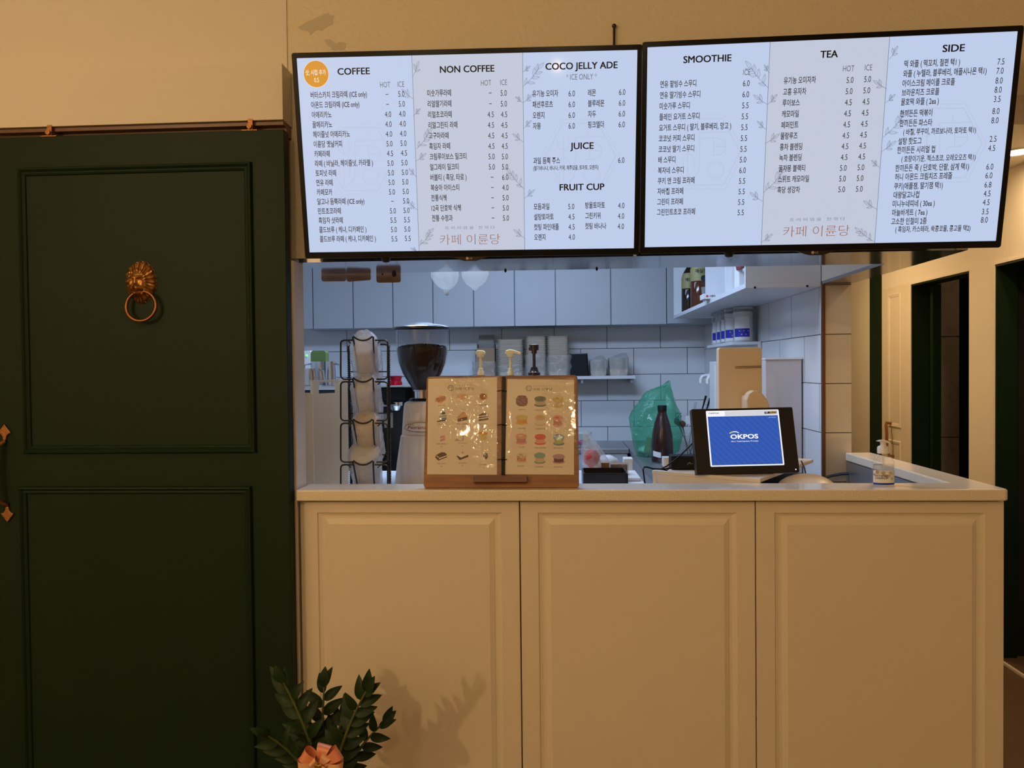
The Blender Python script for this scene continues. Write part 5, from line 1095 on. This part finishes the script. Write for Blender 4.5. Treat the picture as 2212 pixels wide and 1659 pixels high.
for k, ty in enumerate(tierY):
    fx, fy = (789, ty+14) if k == 0 else ((790, ty+13) if k == 1 else ((792, ty+2) if k == 2 else (788, ty-20)))
    A = w3(fx-1, fy, 2.452); Bq = w3(fx+7, fy+70 if k < 3 else fy+74, 2.552)
    ax = (Bq-A).normalized(); ux = Vector((1, 0, 0)); ux = (ux-ax*ux.dot(ax)).normalized(); vx = ax.cross(ux); L_ = (Bq-A).length
    t = thing('bagged_cups', cupl[k], 'cups', (A+Bq)/2-Vector((0, 0, .05)), 'bagged cups in the wire rack')
    Fa = frame(A, ux, vx, ax)
    ri = .040 if k < 3 else .047
    MB().lathe([(0, .004), (ri*.95, .004), (ri, .012), (ri*.92, L_), (0, L_)], n=28, F=Fa).build('cups', 'cup_yellow' if k == 2 else 'cup_paper', t, smooth=True, angle=40)
    def bag(i, j, k=k, Fa=Fa, L_=L_, ri=ri):
        th = 2*math.pi*i; c, s = math.cos(th), math.sin(th)
        if k in (0,):
            pr_ = [(.0, -.040), (.022, -.037), (.034, -.022), (.041, .0), (.0455, .03), (.047, .07), (.045, L_), (.036, L_+.02)]
        elif k == 1: pr_ = [(.0, -.026), (.026, -.022), (.041, -.008), (.045, .012), (.044, .05), (.046, .08), (.046, L_), (.036, L_+.02)]
        elif k == 2: pr_ = [(.0, -.018), (.028, -.015), (.042, -.002), (.045, .015), (.045, .05), (.046, .08), (.047, L_), (.036, L_+.02)]
        else: pr_ = [(.0, -.010), (.030, -.009), (.047, -.001), (.051, .012), (.050, .05), (.048, .08), (.046, L_), (.036, L_+.02)]
        x = j*(len(pr_)-1); a = min(int(x), len(pr_)-2); f = x-a; r = 1.10*(pr_[a][0]*(1-f)+pr_[a+1][0]*f); z = pr_[a][1]*(1-f)+pr_[a+1][1]*f
        n_ = noise.noise(Vector((c*r*60, s*r*60, z*45+k*7))); r2 = max(r, 0)*(1+.07*n_)
        return Fa @ Vector((r2*c, r2*s, z+.004*noise.noise(Vector((c*r*90, s*r*90, k*3.3)))))
    MB().grid(bag, 40, 36, closed_u=True).build('bag', 'cup_bag', t, smooth=True, angle=180)

# ------------------------------------------------------------------ left side: boards, pitchers, coffee machine
def slab(name, label, pa, pb, ya_, yb_, ytop, m, slot=None, th=.012):
    A, B = P(pa, 900, ya_), P(pb, 900, yb_); u = Vector((B.x-A.x, B.y-A.y, 0)); w_ = u.length; u.normalize()
    Fq = frame((A.x, A.y, 0), u, Vector((-u.y, u.x, 0)), (0, 0, 1)); zt_ = P(pa, ytop, ya_).z
    mb = MB()
    if slot:
        a, b, s0_, s1_ = slot
        for x0_, x1_, z0_, z1_ in ((0, w_, ZB, s0_), (0, a, s0_, s1_), (b, w_, s0_, s1_), (0, w_, s1_, zt_)): mb.frame_box(Fq, x0_, x1_, 0, th, z0_, z1_)
        bm = None
    else: mb.prism(rrect(0, w_, ZB, zt_, .008, 4), Fq, th)
    return tag(mb.build(name, m), label, 'cutting board', 'cutting boards by the left jamb')
zz1 = P(700, 850, 2.55).z; zz2 = P(700, 825.5, 2.55).z
slab('cutting_board', 'pale cutting board with a wide handle slot beside the cup rack', 677, 752, 2.50, 2.66, 822, 'board_white', slot=(.028, .122, zz1, zz2))
slab('cutting_board', 'beige cutting board tucked against the left jamb', 640, 675.5, 2.44, 2.46, 849.5, 'board_white')
a, b = P(640, 832, 3.08), P(740, 832, 3.08); ztop = P(690, 833, 3.08).z
mc = thing('steel_topped_machine', 'dark machine with a steel top behind the cutting boards', 'machine', ((a.x+b.x)/2, 3.2, ZW))
MB().box(a.x, b.x, 3.08, 3.40, ztop-.018, ztop).build('top_plate', 'steel', mc, bevel=.003); MB().box(a.x+.006, b.x-.006, 3.09, 3.39, ZW+.0005, ztop-.0183).build('body', 'black_plastic', mc, bevel=.004)
def pitcher(px, w, ytop, Y, label, spout=1):
    p = P(px, 800, Y); z = ztop+.0006; h = P(px, ytop, Y).z-z; r = w/2*Y/1650
    t = thing('milk_pitcher', label, 'pitcher', (p.x, Y, z), 'steel milk pitchers')
    pr_ = [(0, z), (r*1.08, z), (r*1.1, z+.004), (r*1.05, z+h*.4), (r*.95, z+h*.8), (r, z+h), (r*.96, z+h), (r*.9, z+h*.8), (r*1.0, z+h*.4), (0, z+.006)]
    MB().lathe(pr_, c=(p.x, Y, 0), n=32).build('jug', 'steel', t, smooth=True, angle=50)
    MB().tube([(p.x+spout*r*.95, Y-.01, z+h*.9), (p.x+spout*(r+.025), Y-.018, z+h*.85), (p.x+spout*(r+.028), Y-.018, z+h*.3), (p.x+spout*r, Y-.01, z+h*.15)], .004, 8).build('handle', 'steel', t, smooth=True)
pitcher(668, 44, 796, 3.14, 'squat steel milk pitcher nearest the left jamb')
pitcher(692, 40, 781, 3.26, 'tall steel milk pitcher in front of the green box', -1)
pitcher(714, 22, 781, 3.22, 'slim steel pitcher beside the cup rack')
gb0, gb1 = P(675, 800, 3.36), P(706, 757.5, 3.36)
tag(MB().prism(rrect(gb0.x, gb1.x, ztop+.0006, gb1.z, .012, 4), T(0, 3.34, 0), .05).build('green_box', 'olive_green'), 'olive green box standing behind the steel pitchers', 'box')
dv = thing('white_device', 'white device with a green indicator light at the left jamb', 'device', (P(660, 800, 3.38).x, 3.36, ztop))
d0, d1 = P(640, 800, 3.36), P(674, 757.5, 3.36); MB().prism(rrect(d0.x, d1.x, ztop+.0006, d1.z, .008, 4), T(0, 3.34, 0), .05).build('case', 'white_plastic', dv)
p = P(662.5, 768, 3.338); MB().lathe([(.0048, 0), (.0035, .003), (0, .004)], n=14, F=frame((p.x, 3.34, p.z), (1, 0, 0), (0, 0, 1), (0, -1, 0))).build('indicator', 'led_green', dv, smooth=True)
# coffee machine, mostly hidden between the rack and the grinder
a, b = P(806, 830, 3.36), P(915, 830, 3.36); zt_ = P(850, 833, 3.3).z
em = thing('coffee_machine', 'black coffee machine glimpsed between the cup rack and the grinder', 'coffee machine', ((a.x+b.x)/2, 3.55, ZW))
MB().box(a.x, b.x, 3.50, 3.86, ZW+.0005, zt_-.008).build('back_body', 'black_plastic', em, bevel=.004)
MB().box(a.x, P(871, 830, 3.3).x, 3.32, 3.499, P(850, 868, 3.32).z, zt_-.008).build('group_housing', 'black_gloss', em, bevel=.006)
MB().box(a.x-.004, b.x+.004, 3.31, 3.87, zt_-.0078, zt_).build('top_plate', 'steel_dull', em, bevel=.002)
MB().box(a.x, b.x, 3.30, 3.499, ZW+.0005, ZW+.05).build('drip_tray', 'steel_dull', em, bevel=.003)
p = P(855, 872, 3.40); MB().lathe([(.018, p.z-.030), (.030, p.z-.012), (.034, p.z-.008), (.034, p.z+.008), (0, p.z+.008)], c=(p.x, 3.40, 0), n=24).tube([(p.x, 3.37, p.z), (p.x-.06, 3.31, p.z-.004)], .008, 8).build('portafilter', 'steel', em, smooth=True, angle=40)
q0, q1 = P(828, 925, 3.47), P(846, 892, 3.47); MB().box(q0.x, q1.x, 3.490, 3.4995, q0.z, q1.z).build('sticker', 'label_white', em)
tmx = P(855, 833, 3.40); zq = zt_+.0006; tag(MB().lathe([(0, zq), (.029, zq), (.029, zq+.012), (.025, zq+.017), (.025, zq+.026), (.0285, zq+.032), (.0285, zq+.041), (0, zq+.042)], c=(tmx.x, 3.40, 0), n=32).build('tamper', 'red_metal', smooth=True, angle=40), 'glossy red coffee tamper on top of the black machine', 'tamper')

# ------------------------------------------------------------------ syrup pumps behind the menu board
def pump(px, ytop, Y, label, m, liquid, kind):
    p = P(px, 800, Y); x = p.x; k = Y/1650
    def z(y): return P(px, y, Y).z
    t = thing('syrup_bottle', label, 'bottle', (x, Y, ZB), 'pump bottles behind the menu board')
    zn = z(811)
    MB().lathe([(0, ZB+.0004), (.036, ZB+.0004), (.038, ZB+.006), (.038, zn-.09), (.030, zn-.05), (.016, zn-.02), (.016, zn)], c=(x, Y, 0), n=28).build('bottle_body', liquid, t, smooth=True, angle=50)
    if kind != 'knob':
        MB().lathe([(.0125, zn+.0004), (.0125, z(803)), (.0095, z(801)), (.0095, z(796)), (.0055, z(795)), (.0055, z(772)), (.0135, z(771)), (.0155, z(766)), (.0155, z(764))], c=(x, Y, 0), n=22).build('pump_stem', m, t, smooth=True, angle=40)
        sp = [(-.018, z(766)), (-.019, z(760)), (-.012, z(756.5)), (.010, z(757)), (.019, z(760)), (.018, z(766))] if kind == 'front' else [(-.020, z(765)), (-.018, z(757)), (.0, z(754.5)), (.020, z(757)), (.040, z(762)), (.040, z(767)), (.034, z(767)), (.016, z(763.5)), (.012, z(766))]
        MB().prism([(x+a, b) for a, b in sp], T(0, Y-.012, 0), .024).build('spout', m, t, bevel=.003)
    else:
        MB().lathe([(.024, zn+.0004), (.024, z(805)), (.018, z(803)), (.014, z(797)), (.012, z(793)), (.006, z(792)), (.006, z(765)), (.011, z(763)), (.011, z(757)), (.018, z(756.5)), (.0185, z(745)), (.010, z(743)), (0, z(743))], c=(x, Y, 0), n=24).build('pump_stem', m, t, smooth=True, angle=40)
        MB().box(x-.020, x+.002, Y-.012, Y+.012, z(757), z(750)).build('spout', m, t, bevel=.002)
pump(1038.5, 757, 2.93, 'bottle with cream pump, left one of the two cream pumps', 'pump_cream', 'syrup', 'front')
pump(1103, 754, 2.93, 'bottle with cream pump whose spout points right', 'pump_cream', 'syrup', 'side')
pump(1154, 743, 2.93, 'bottle with black knobbed pump behind the menu board', 'pump_black', 'bottle_dark', 'knob')

# ------------------------------------------------------------------ clutter right of the menu board
a, b = P(1259, 1043, 2.58), P(1357, 1022, 2.58)
bt = thing('black_tray', 'flat dark grey tray box behind the counter right of the menu board', 'tray', ((a.x+b.x)/2, 2.65, ZB))
loft(MB(), [[Vector(((a.x+b.x)/2+x*s, 2.65+y*s, z)) for x, y in rrect(-(b.x-a.x)/2, (b.x-a.x)/2, -.075, .075, .010, 3)] for s, z in ((1, ZB+.0004), (1, b.z-.004), (.97, b.z), (.93, b.z), (.93, b.z-.02))]).build('box', 'black_plastic', bt)
sl0 = P(1318, 1010, 2.80); sl1 = P(1354, 1001, 2.80); n_ = 14
s0_ = tag(MB().box(sl0.x, sl0.x+.0028, 2.77, 2.83, ZB+.0004, sl1.z).build('cup_sleeve', 'cardboard'), 'brown cup sleeve standing on edge in the row behind the dark tray', 'cup sleeve', 'row of brown cup sleeves')
for i in range(1, n_): dup(s0_, (i*(sl1.x-sl0.x-.003)/(n_-1), rnd.uniform(-.003, .003), 0), s0_['label'], s0_['group'])
wrap('sleeve_wrap', 'clear film over the row of brown cup sleeves', 1317, 1357, 998, 1040, 2.80, .075, 21, m='glass_clear', amp=.004, z=ZB+.0006)
c_ = P(1307, 1012, 2.74); tag(MB().box(c_.x-.014, c_.x+.014, 2.73, 2.77, ZB+.0004, P(1307, 999, 2.74).z).build('carton', 'cardboard'), 'little brown carton left of the cup sleeves', 'box')
def cbag(i, j):
    th = 2*math.pi*i; c, s = math.cos(th), math.sin(th); k = 1-.80*max(0, j-.35)/.65
    lean = -.050*j+.02; f = 1+.14*noise.noise(Vector((c*2.5, s*2.5, j*4)))
    return Vector((P(1283, 1000, 2.86).x+lean+.052*c*k*f, 2.86+.045*s*k*f, ZB+.001+.165*j))
cg = thing('snack_bag', 'clear plastic bag with red and dark contents right of the menu board', 'bag', (P(1283, 1000, 2.86).x, 2.86, ZB))
MB().grid(cbag, 36, 22, closed_u=True).build('bag', 'crinkle_bag', cg, smooth=True, angle=180)
def lump(mb, c, r, seed, mi=0, sz=1): 
    return mb.grid(lambda i, j: Vector(c)+Vector((math.cos(2*math.pi*i)*math.sin(math.pi*j), math.sin(2*math.pi*i)*math.sin(math.pi*j), -math.cos(math.pi*j)*sz))*r*(1+.2*noise.noise(Vector((math.cos(2*math.pi*i)*2, math.sin(2*math.pi*i)*2, j*4+seed)))), 16, 10, mi, closed_u=True)
bx_ = P(1283, 1000, 2.86).x
lump(MB(), (bx_-.008, 2.85, ZB+.062), .030, 3, sz=1.15).build('red_contents', 'red_print', cg, smooth=True); lump(MB(), (bx_+.018, 2.85, ZB+.030), .028, 6).build('dark_contents', 'pot_white', cg, smooth=True)
tb3 = P(1262, 963, 5.22); zt3 = ZW+.0006
ct = thing('snack_tub', 'clear tub with yellow and pink sweets on the rear bench', 'tub', (tb3.x, 5.22, zt3))
MB().lathe([(0, zt3), (.044, zt3), (.050, zt3+.085)], c=(tb3.x, 5.22, 0), n=24).build('tub_body', 'clear_tub', ct, smooth=True); MB().lathe([(.053, zt3+.0855), (.053, zt3+.095), (0, zt3+.097)], c=(tb3.x, 5.22, 0), n=24).build('lid', 'white_plastic', ct, smooth=True, angle=40)
mat('lemon', (.62, .60, .06), .5); mat('candy_pink', (.55, .08, .20), .5)
lump(MB(), (tb3.x+.012, 5.21, zt3+.05), .026, 1).build('lemon_sweet', 'lemon', ct, smooth=True); lump(MB(), (tb3.x-.020, 5.20, zt3+.024), .020, 2).build('pink_sweet', 'candy_pink', ct, smooth=True)
a, b = P(1357, 1043, 2.74), P(1387, 1020, 2.74); tag(MB().box(.228, .292, 2.70, 2.90, ZB+.0004, ZB+.012).build('serving_board', 'white_plastic', bevel=.003), 'flat white board at the right end of the bench behind the counter', 'board')
a, b = P(1346, 1012, 2.96), P(1366, 988, 2.96); tag(MB().box(a.x, b.x, 2.93, 2.985, ZB+.0004, b.z).build('white_container', 'white_plastic', bevel=.004), 'upright white container behind the flat white board', 'container')
wp = P(1312, 990, 2.95); tag(lump(MB(), (wp.x, 2.94, ZB+.034), .042, 9, sz=.75).build('napkin_bundle', 'white_matte', smooth=True), 'white bundle behind the clear snack bag', 'bundle')

# brown bottle, green carrier bag, jar of utensils on the steel bench
bx3 = P(1431, 999, 4.33).x
bb3 = thing('brown_bottle', 'tall brown bottle with black cap in front of the green carrier bag', 'bottle', (bx3, 4.33, ZW))
zq = ZW+.0005; MB().lathe([(0, zq), (.056, zq), (.0605, zq+.008), (.0605, zq+.095), (.057, zq+.15), (.045, zq+.21), (.030, zq+.255), (.024, zq+.275), (.0245, zq+.281), (.0245, zq+.284)], c=(bx3, 4.33, 0), n=36).build('bottle_body', 'bottle_brown', bb3, smooth=True, angle=50)
MB().lathe([(.025, zq+.2845), (.0255, zq+.313), (.024, zq+.316), (0, zq+.316)], c=(bx3, 4.33, 0), n=28).build('cap', 'black_matte', bb3, smooth=True, angle=40)
def blab(i, j): a = R(205+50*i); return Vector((bx3+.0612*math.cos(a), 4.33+.0612*math.sin(a), zq+.035+.030*j-.008*i))
MB().grid(blab, 8, 2).build('sticker', 'label_white', bb3, smooth=True)
gz = ZW+.001; gY = 4.62
gout = [(988, 1378, 1450), (975, 1373, 1466), (950, 1366, 1473), (925, 1361, 1473), (905, 1360, 1470), (885, 1369, 1464), (865, 1383, 1458), (850, 1392, 1452), (843, 1404, 1450), (835, 1428, 1449), (824, 1444, 1448)]
def gbag(i, j):
    x = j*(len(gout)-1); a = min(int(x), len(gout)-2); f = x-a
    y, l_, r_ = [gout[a][k]*(1-f)+gout[a+1][k]*f for k in range(3)]
    A, B = P(l_, y, gY), P(r_, y, gY); th = 2*math.pi*i; c, s = math.cos(th), math.sin(th); hw = (B.x-A.x)/2
    n_ = noise.noise(Vector((c*3.2, s*3.2, j*6)))+.5*(1-2*abs(noise.noise(Vector((c*5+j*4, s*5, j*9)))))+.5*noise.noise(Vector((c*8, s*8, j*14+3)))
    return Vector(((A.x+B.x)/2+hw*c*(1+.05*n_), gY+min(.12, hw*.75)*s*(1+.22*n_), max(gz, A.z+.008*n_*(1 if j > .05 else 0))))
gb = thing('carrier_bag', 'translucent green plastic carrier bag behind the brown bottle', 'bag', (P(1416, 985, gY).x, gY, ZW))
gbm = MB().grid(gbag, 56, 48, closed_u=True); gbm.build('bag', 'green_film', gb, smooth=True, angle=180)
qx = P(1402, 968, gY).x; MB().frame_box(T(qx, gY-.02, ZW+.008) @ Matrix.Rotation(R(14), 4, 'Y') @ Matrix.Rotation(R(20), 4, 'Z'), -.03, .03, -.03, .03, .004, .10).build('boxed_contents', 'cardboard', gb, bevel=.003); lump(MB(), (qx-.022, gY+.03, ZW+.030), .042, 5, sz=.6).build('soft_contents', 'white_plastic', gb, smooth=True)
CGb = Canvas((0, gY-.112, 0), (1, 0, 0), (0, 0, 1)); mk = MB(); q = CGb.uv(1467, 897); CGb.text(mk, 'GS', q.x-.004, q.y, .028, align='C', width=.038, bold=.01); mat('bag_green', (.01, .12, .07), .5); mk.build('print', 'bag_green', gb)
jx = P(1477, 985, 4.62).x+.0; jx = .775; jY = 4.60
jr = thing('utensil_jar', 'clear glass jar of utensils between the green bag and the display', 'jar', (jx, jY, ZW))
MB().lathe([(0, zq), (.060, zq), (.062, zq+.006), (.060, zq+.10), (.056, zq+.125), (.058, zq+.135)], c=(jx, jY, 0), n=32).build('glass', 'clear_tub', jr, smooth=True, angle=180)
def ut(name, label, tip, dx, dy, m, head):
    tp_ = P(tip[0], tip[1], jY+dy); b_ = Vector((jx+dx, jY+dy*.3, zq+.010)); t_ = Vector((tp_.x, jY+dy, tp_.z)); d = (t_-b_)
    mb = MB().tube([b_, b_+d*.8], .0035, 6)
    ux = Vector((1, 0, 0)); ux = (ux-d.normalized()*ux.dot(d.normalized())).normalized(); Fh = frame(b_+d*.78, ux, d.normalized().cross(ux), d.normalized())
    L = d.length*.22
    if head == 'fork':
        for k in (-1, 0, 1): mb.tube([Fh @ Vector((0, 0, 0)), Fh @ Vector((k*.006, 0, L*.35)), Fh @ Vector((k*.006, 0, L))], .0016, 6)
    elif head == 'spoon': mb.grid(lambda i, j: Fh @ Vector((.019*math.sin(math.pi*j)**.7*math.cos(2*math.pi*i), .005*math.sin(2*math.pi*i)*math.sin(math.pi*j), L*j)), 14, 12, closed_u=True)
    elif head == 'paddle': mb.prism(rrect(-.020, .020, 0, L, .012, 4), Fh, .004)
    else: mb.tube([Fh @ Vector((0, 0, 0)), Fh @ Vector((0, 0, L))], [.004, .007], 8)
    tag(mb.build(name, m, smooth=True, angle=50), label, 'utensil', 'utensils in the glass jar')
ut('fork', 'steel fork with prongs up, leaning right in the glass jar', (1503, 868), .0, .03, 'steel', 'fork')
ut('black_spoon', 'black spoon leaning left in the glass jar', (1459, 902), .02, -.03, 'black_plastic', 'spoon')
ut('ladle', 'white flat ladle in the glass jar', (1488, 898), .0, .01, 'white_plastic', 'paddle')
ut('wooden_spoon', 'dark wooden spoon in the glass jar next to the ladle', (1473, 908), .0, -.02, 'brown_trim', 'spoon')
ut('tongs', 'black handled brush standing tallest in the glass jar', (1525, 855), .015, .045, 'black_matte', 'handle')
ut('tongs', 'shorter black handle beside the tallest one in the glass jar', (1534, 860), .034, .035, 'black_matte', 'handle')

# ------------------------------------------------------------------ wooden tags and white pouches hanging behind the bulkhead
tl3 = ['wooden tag hanging from the bulkhead, left one of the touching pair', 'wooden tag hanging tilted, right one of the touching pair', 'wooden tag with a dark knot hanging by itself']
for i, (x0_, x1_, yb_, tilt) in enumerate(((695, 748, 608.5, 0), (749.5, 802, 607.5, 3.5), (813.5, 866, 611, 0))):
    a, b = P(x0_, yb_, 2.575), P(x1_, yb_, 2.575); cx = (a.x+b.x)/2; hw = (b.x-a.x)/2
    t = thing('wooden_tag', tl3[i], 'sign', (cx, 2.575, a.z), 'wooden tags under the bulkhead')
    Fw = T(cx, 2.571, a.z) @ Matrix.Rotation(R(-tilt), 4, 'Y')
    MB().prism(rrect(-hw, hw, 0, .060, .008, 5), Fw, .007).build('plate', 'sign_wood', t, bevel=.001)
    MB().frame_box(Fw, -hw*.18, hw*.18, -.0006, 0, .0125, .0138).frame_box(Fw, -hw*.8, hw*.8, -.0005, 0, .0078, .0084).build('engraved_line', 'brown_trim', t)
    if i == 2: MB().prism(ell(.020, .028, .0075, .009, 18), Fw @ T(0, -.002, 0), .002).prism(ell(-.020, .0285, .003, .003, 12), Fw @ T(0, -.001, 0), .001).build('knot', 'black_matte', t)
    MB().tube([(cx, 2.574, a.z+.055), (cx, 2.560, a.z+.075), (cx, 2.5502, a.z+.085)], .0015, 6).build('hook', 'steel_dull', t)
for i, (px_, lb) in enumerate(((962, 'translucent white pouch with ragged tip, left of the pair'), (1027, 'translucent white pouch with round tip, right of the pair'))):
    Y = 2.74; c = P(px_, 600, Y); tipz = P(px_, 632 if i == 0 else 628, Y).z
    t = thing('hanging_pouch', lb, 'pouch', (c.x, Y, tipz), 'white pouches hanging behind the bulkhead')
    def pf(ii, j, i=i, c=c, tipz=tipz):
        pr_ = [(.0, 0), (.008, .004), (.012, .010), (.030, .022), (.043, .038), (.050, .058), (.049, .078), (.038, .100), (.018, .118), (.005, .128)]
        x = j*(len(pr_)-1); a = min(int(x), len(pr_)-2); f = x-a; r = pr_[a][0]*(1-f)+pr_[a+1][0]*f; h = pr_[a][1]*(1-f)+pr_[a+1][1]*f
        th = 2*math.pi*ii; cc, ss = math.cos(th), math.sin(th); r *= 1+.05*math.sin(th*9+j*8)*(.4 if i else 1)
        return Vector((c.x+r*cc+(.010*(.5-h/.12) if i == 0 else -.006*(.5-h/.12)), Y+r*.6*ss, tipz+h-(.012*abs(math.sin(th*3)) if (j < .22 and i == 0) else 0)))
    MB().grid(pf, 36, 27, closed_u=True).build('film', 'pouch_film', t, smooth=True, angle=180)
    MB().tube([(c.x, Y, tipz+.125), (c.x, Y, 2.4995)], .0012, 6).build('string', 'white_plastic', t)
for x, y in ((1092, 588.5), (1289, 583)):
    p = P(x, y, 2.545); tag(MB().lathe([(.004, 0), (.004, -.002), (.002, -.006), (0, -.007)], c=(p.x, 2.542, ZL-.0003), n=10).build('hook_screw', 'black_matte'), 'small black screw head under the bulkhead edge, %s' % ('near the white pouches' if x < 1200 else 'above the wide wall cabinet'), 'screw')

# ------------------------------------------------------------------ plant with its ribbon bow
pc = P(700, 1659, 1.93); px0 = pc.x
pt = thing('potted_plant', 'dark green glossy leaved plant in front of the counter by the door', 'plant', (px0, 1.93, 0))
MB().lathe([(0, .0005), (.085, .0005), (.095, .02), (.115, .26), (.118, .275), (.108, .275), (.104, .25), (0, .25)], c=(px0, 1.93, 0), n=40).build('pot', 'pot_white', pt, smooth=True, angle=40)
stuff(MB().lathe([(.103, .2505), (.06, .258), (0, .262)], c=(px0, 1.93, 0), n=30).build('soil', 'soil', pt, smooth=True))
def leaf_mesh(mb, base, d, nrm, L, w):
    d = d.normalized(); sd = d.cross(nrm).normalized(); up = sd.cross(d).normalized()
    def fn(i, j):
        s = j; hw = w*(math.sin(math.pi*s**.80)**.8)*(1-.25*s) if 0 < s < 1 else 0; x = (i-.5)*2
        return base + d*(L*s) + sd*(hw*x) + up*(.16*abs(x)*hw*1.4 - L*.10*s*s + .004*math.sin(3*s))
    return mb.grid(fn, 4, 9)
stems = [((612, 1474), 1.86, .0, 15, 1), ((700, 1484), 2.00, .3, 12, 1.05), ((791, 1494), 1.84, .8, 17, 1.0), ((828, 1562), 1.99, .2, 13, .9), ((580, 1590), 1.80, .5, 13, .9), ((664, 1556), 1.95, .1, 13, .95), ((742, 1550), 1.97, .6, 13, .95)]
for si, ((tx_, ty_), Y, tw, nl, ls_) in enumerate(stems):
    tip = P(tx_, ty_, Y); base = Vector((px0+rnd.uniform(-.04, .04), 1.93+rnd.uniform(-.03, .03), .255)); mid = base.lerp(tip, .55)+Vector(((px0-tip.x)*.22, (1.93-Y)*.2, .03))
    pts = [base*(1-s)**2+mid*2*s*(1-s)+tip*s*s for s in [i/14 for i in range(15)]]
    st = MB().tube(pts, [.0065-.0042*i/14 for i in range(15)], 8).build('stem', 'stem_green', pt, smooth=True)
    for li in range(nl):
        s = .34+.66*(li/(nl-1)); i = min(13, int(s*14)); f = s*14-i; at_ = pts[i].lerp(pts[min(14, i+1)], f); tg = (pts[min(14, i+1)]-pts[max(0, i-1)]).normalized()
        side = 1 if li % 2 else -1; sv = tg.cross(Vector((0, -1, 0))).normalized()
        sv = Matrix.Rotation(tw*(.5 if li % 2 else -.4)+rnd.uniform(-.5, .5), 3, tg) @ sv
        out = (tg*(.75+.5*(s > .9))+sv*side*(1.0-.55*(s > .93))).normalized(); L = (.075-.018*s)*ls_*rnd.uniform(.9, 1.1)
        nrm = (Vector((0, -1, .35))+tg*-.2+sv*side*-.3).normalized()
        lm = leaf_mesh(MB(), at_, out, nrm, L, L*.24); lm.build('leaf', 'leaf', st, smooth=True, angle=180)
    leaf_mesh(MB(), tip, (pts[-1]-pts[-3]).normalized(), Vector((0, -1, .2)), .050*ls_, .015*ls_).build('leaf', 'leaf', st, smooth=True, angle=180)
bc2 = P(694, 1646, 1.80)
rb_ = thing('ribbon_bow', 'peach satin ribbon bow with a gold heart pinned to the plant', 'bow', (bc2.x, 1.80, bc2.z-.05))
def loop(tipx, tipy, wid, m, lift=0, curl=.016):
    tp_ = P(tipx, tipy, 1.80-lift); A = Vector((bc2.x, 1.80-lift*.5, bc2.z)); d = tp_-A; L = d.length; d.normalize(); sd = Vector((0, -1, 0)).cross(d).normalized(); fr2 = Vector((0, -1, 0))
    def fn(i, j):
        t = j*2*math.pi; s = (1-math.cos(t))/2; wv2 = wid*(.30+.70*s**.7)
        return A + d*(L*s) + sd*((i-.5)*wv2+(i-.5)*.004*math.sin(t)) + fr2*(curl*math.sin(t)*-1*(.3+s)+.006)
    MB().grid(fn, 5, 28).build('ribbon_loop', m, rb_, smooth=True, angle=180)
loop(655, 1624, .034, 'ribbon'); loop(646, 1650, .030, 'ribbon_pale', .004); loop(703, 1606, .034, 'ribbon'); loop(735, 1622, .034, 'ribbon', .002); loop(742, 1655, .032, 'ribbon_pale', .004); loop(676, 1690, .034, 'ribbon'); loop(716, 1692, .034, 'ribbon'); loop(708, 1630, .026, 'ribbon_pale', .014, .010); loop(676, 1640, .026, 'ribbon_pale', .014, .010); loop(704, 1660, .026, 'ribbon_pale', .014, .010)
hp_ = [(.0, -.011), (.006, -.005), (.0095, .001), (.0085, .006), (.0045, .0075), (.0, .0045), (-.0045, .0075), (-.0085, .006), (-.0095, .001), (-.006, -.005)]
MB().prism(hp_, T(bc2.x, 1.775, bc2.z), .008).build('gold_heart', 'gold', rb_, bevel=.0025, segs=3)
MB().tube([(bc2.x, 1.80, bc2.z-.005), (bc2.x+.003, 1.85, bc2.z-.01), (px0, 1.90, bc2.z-.02)], .0012, 6).build('wire_tie', 'gold', rb_)
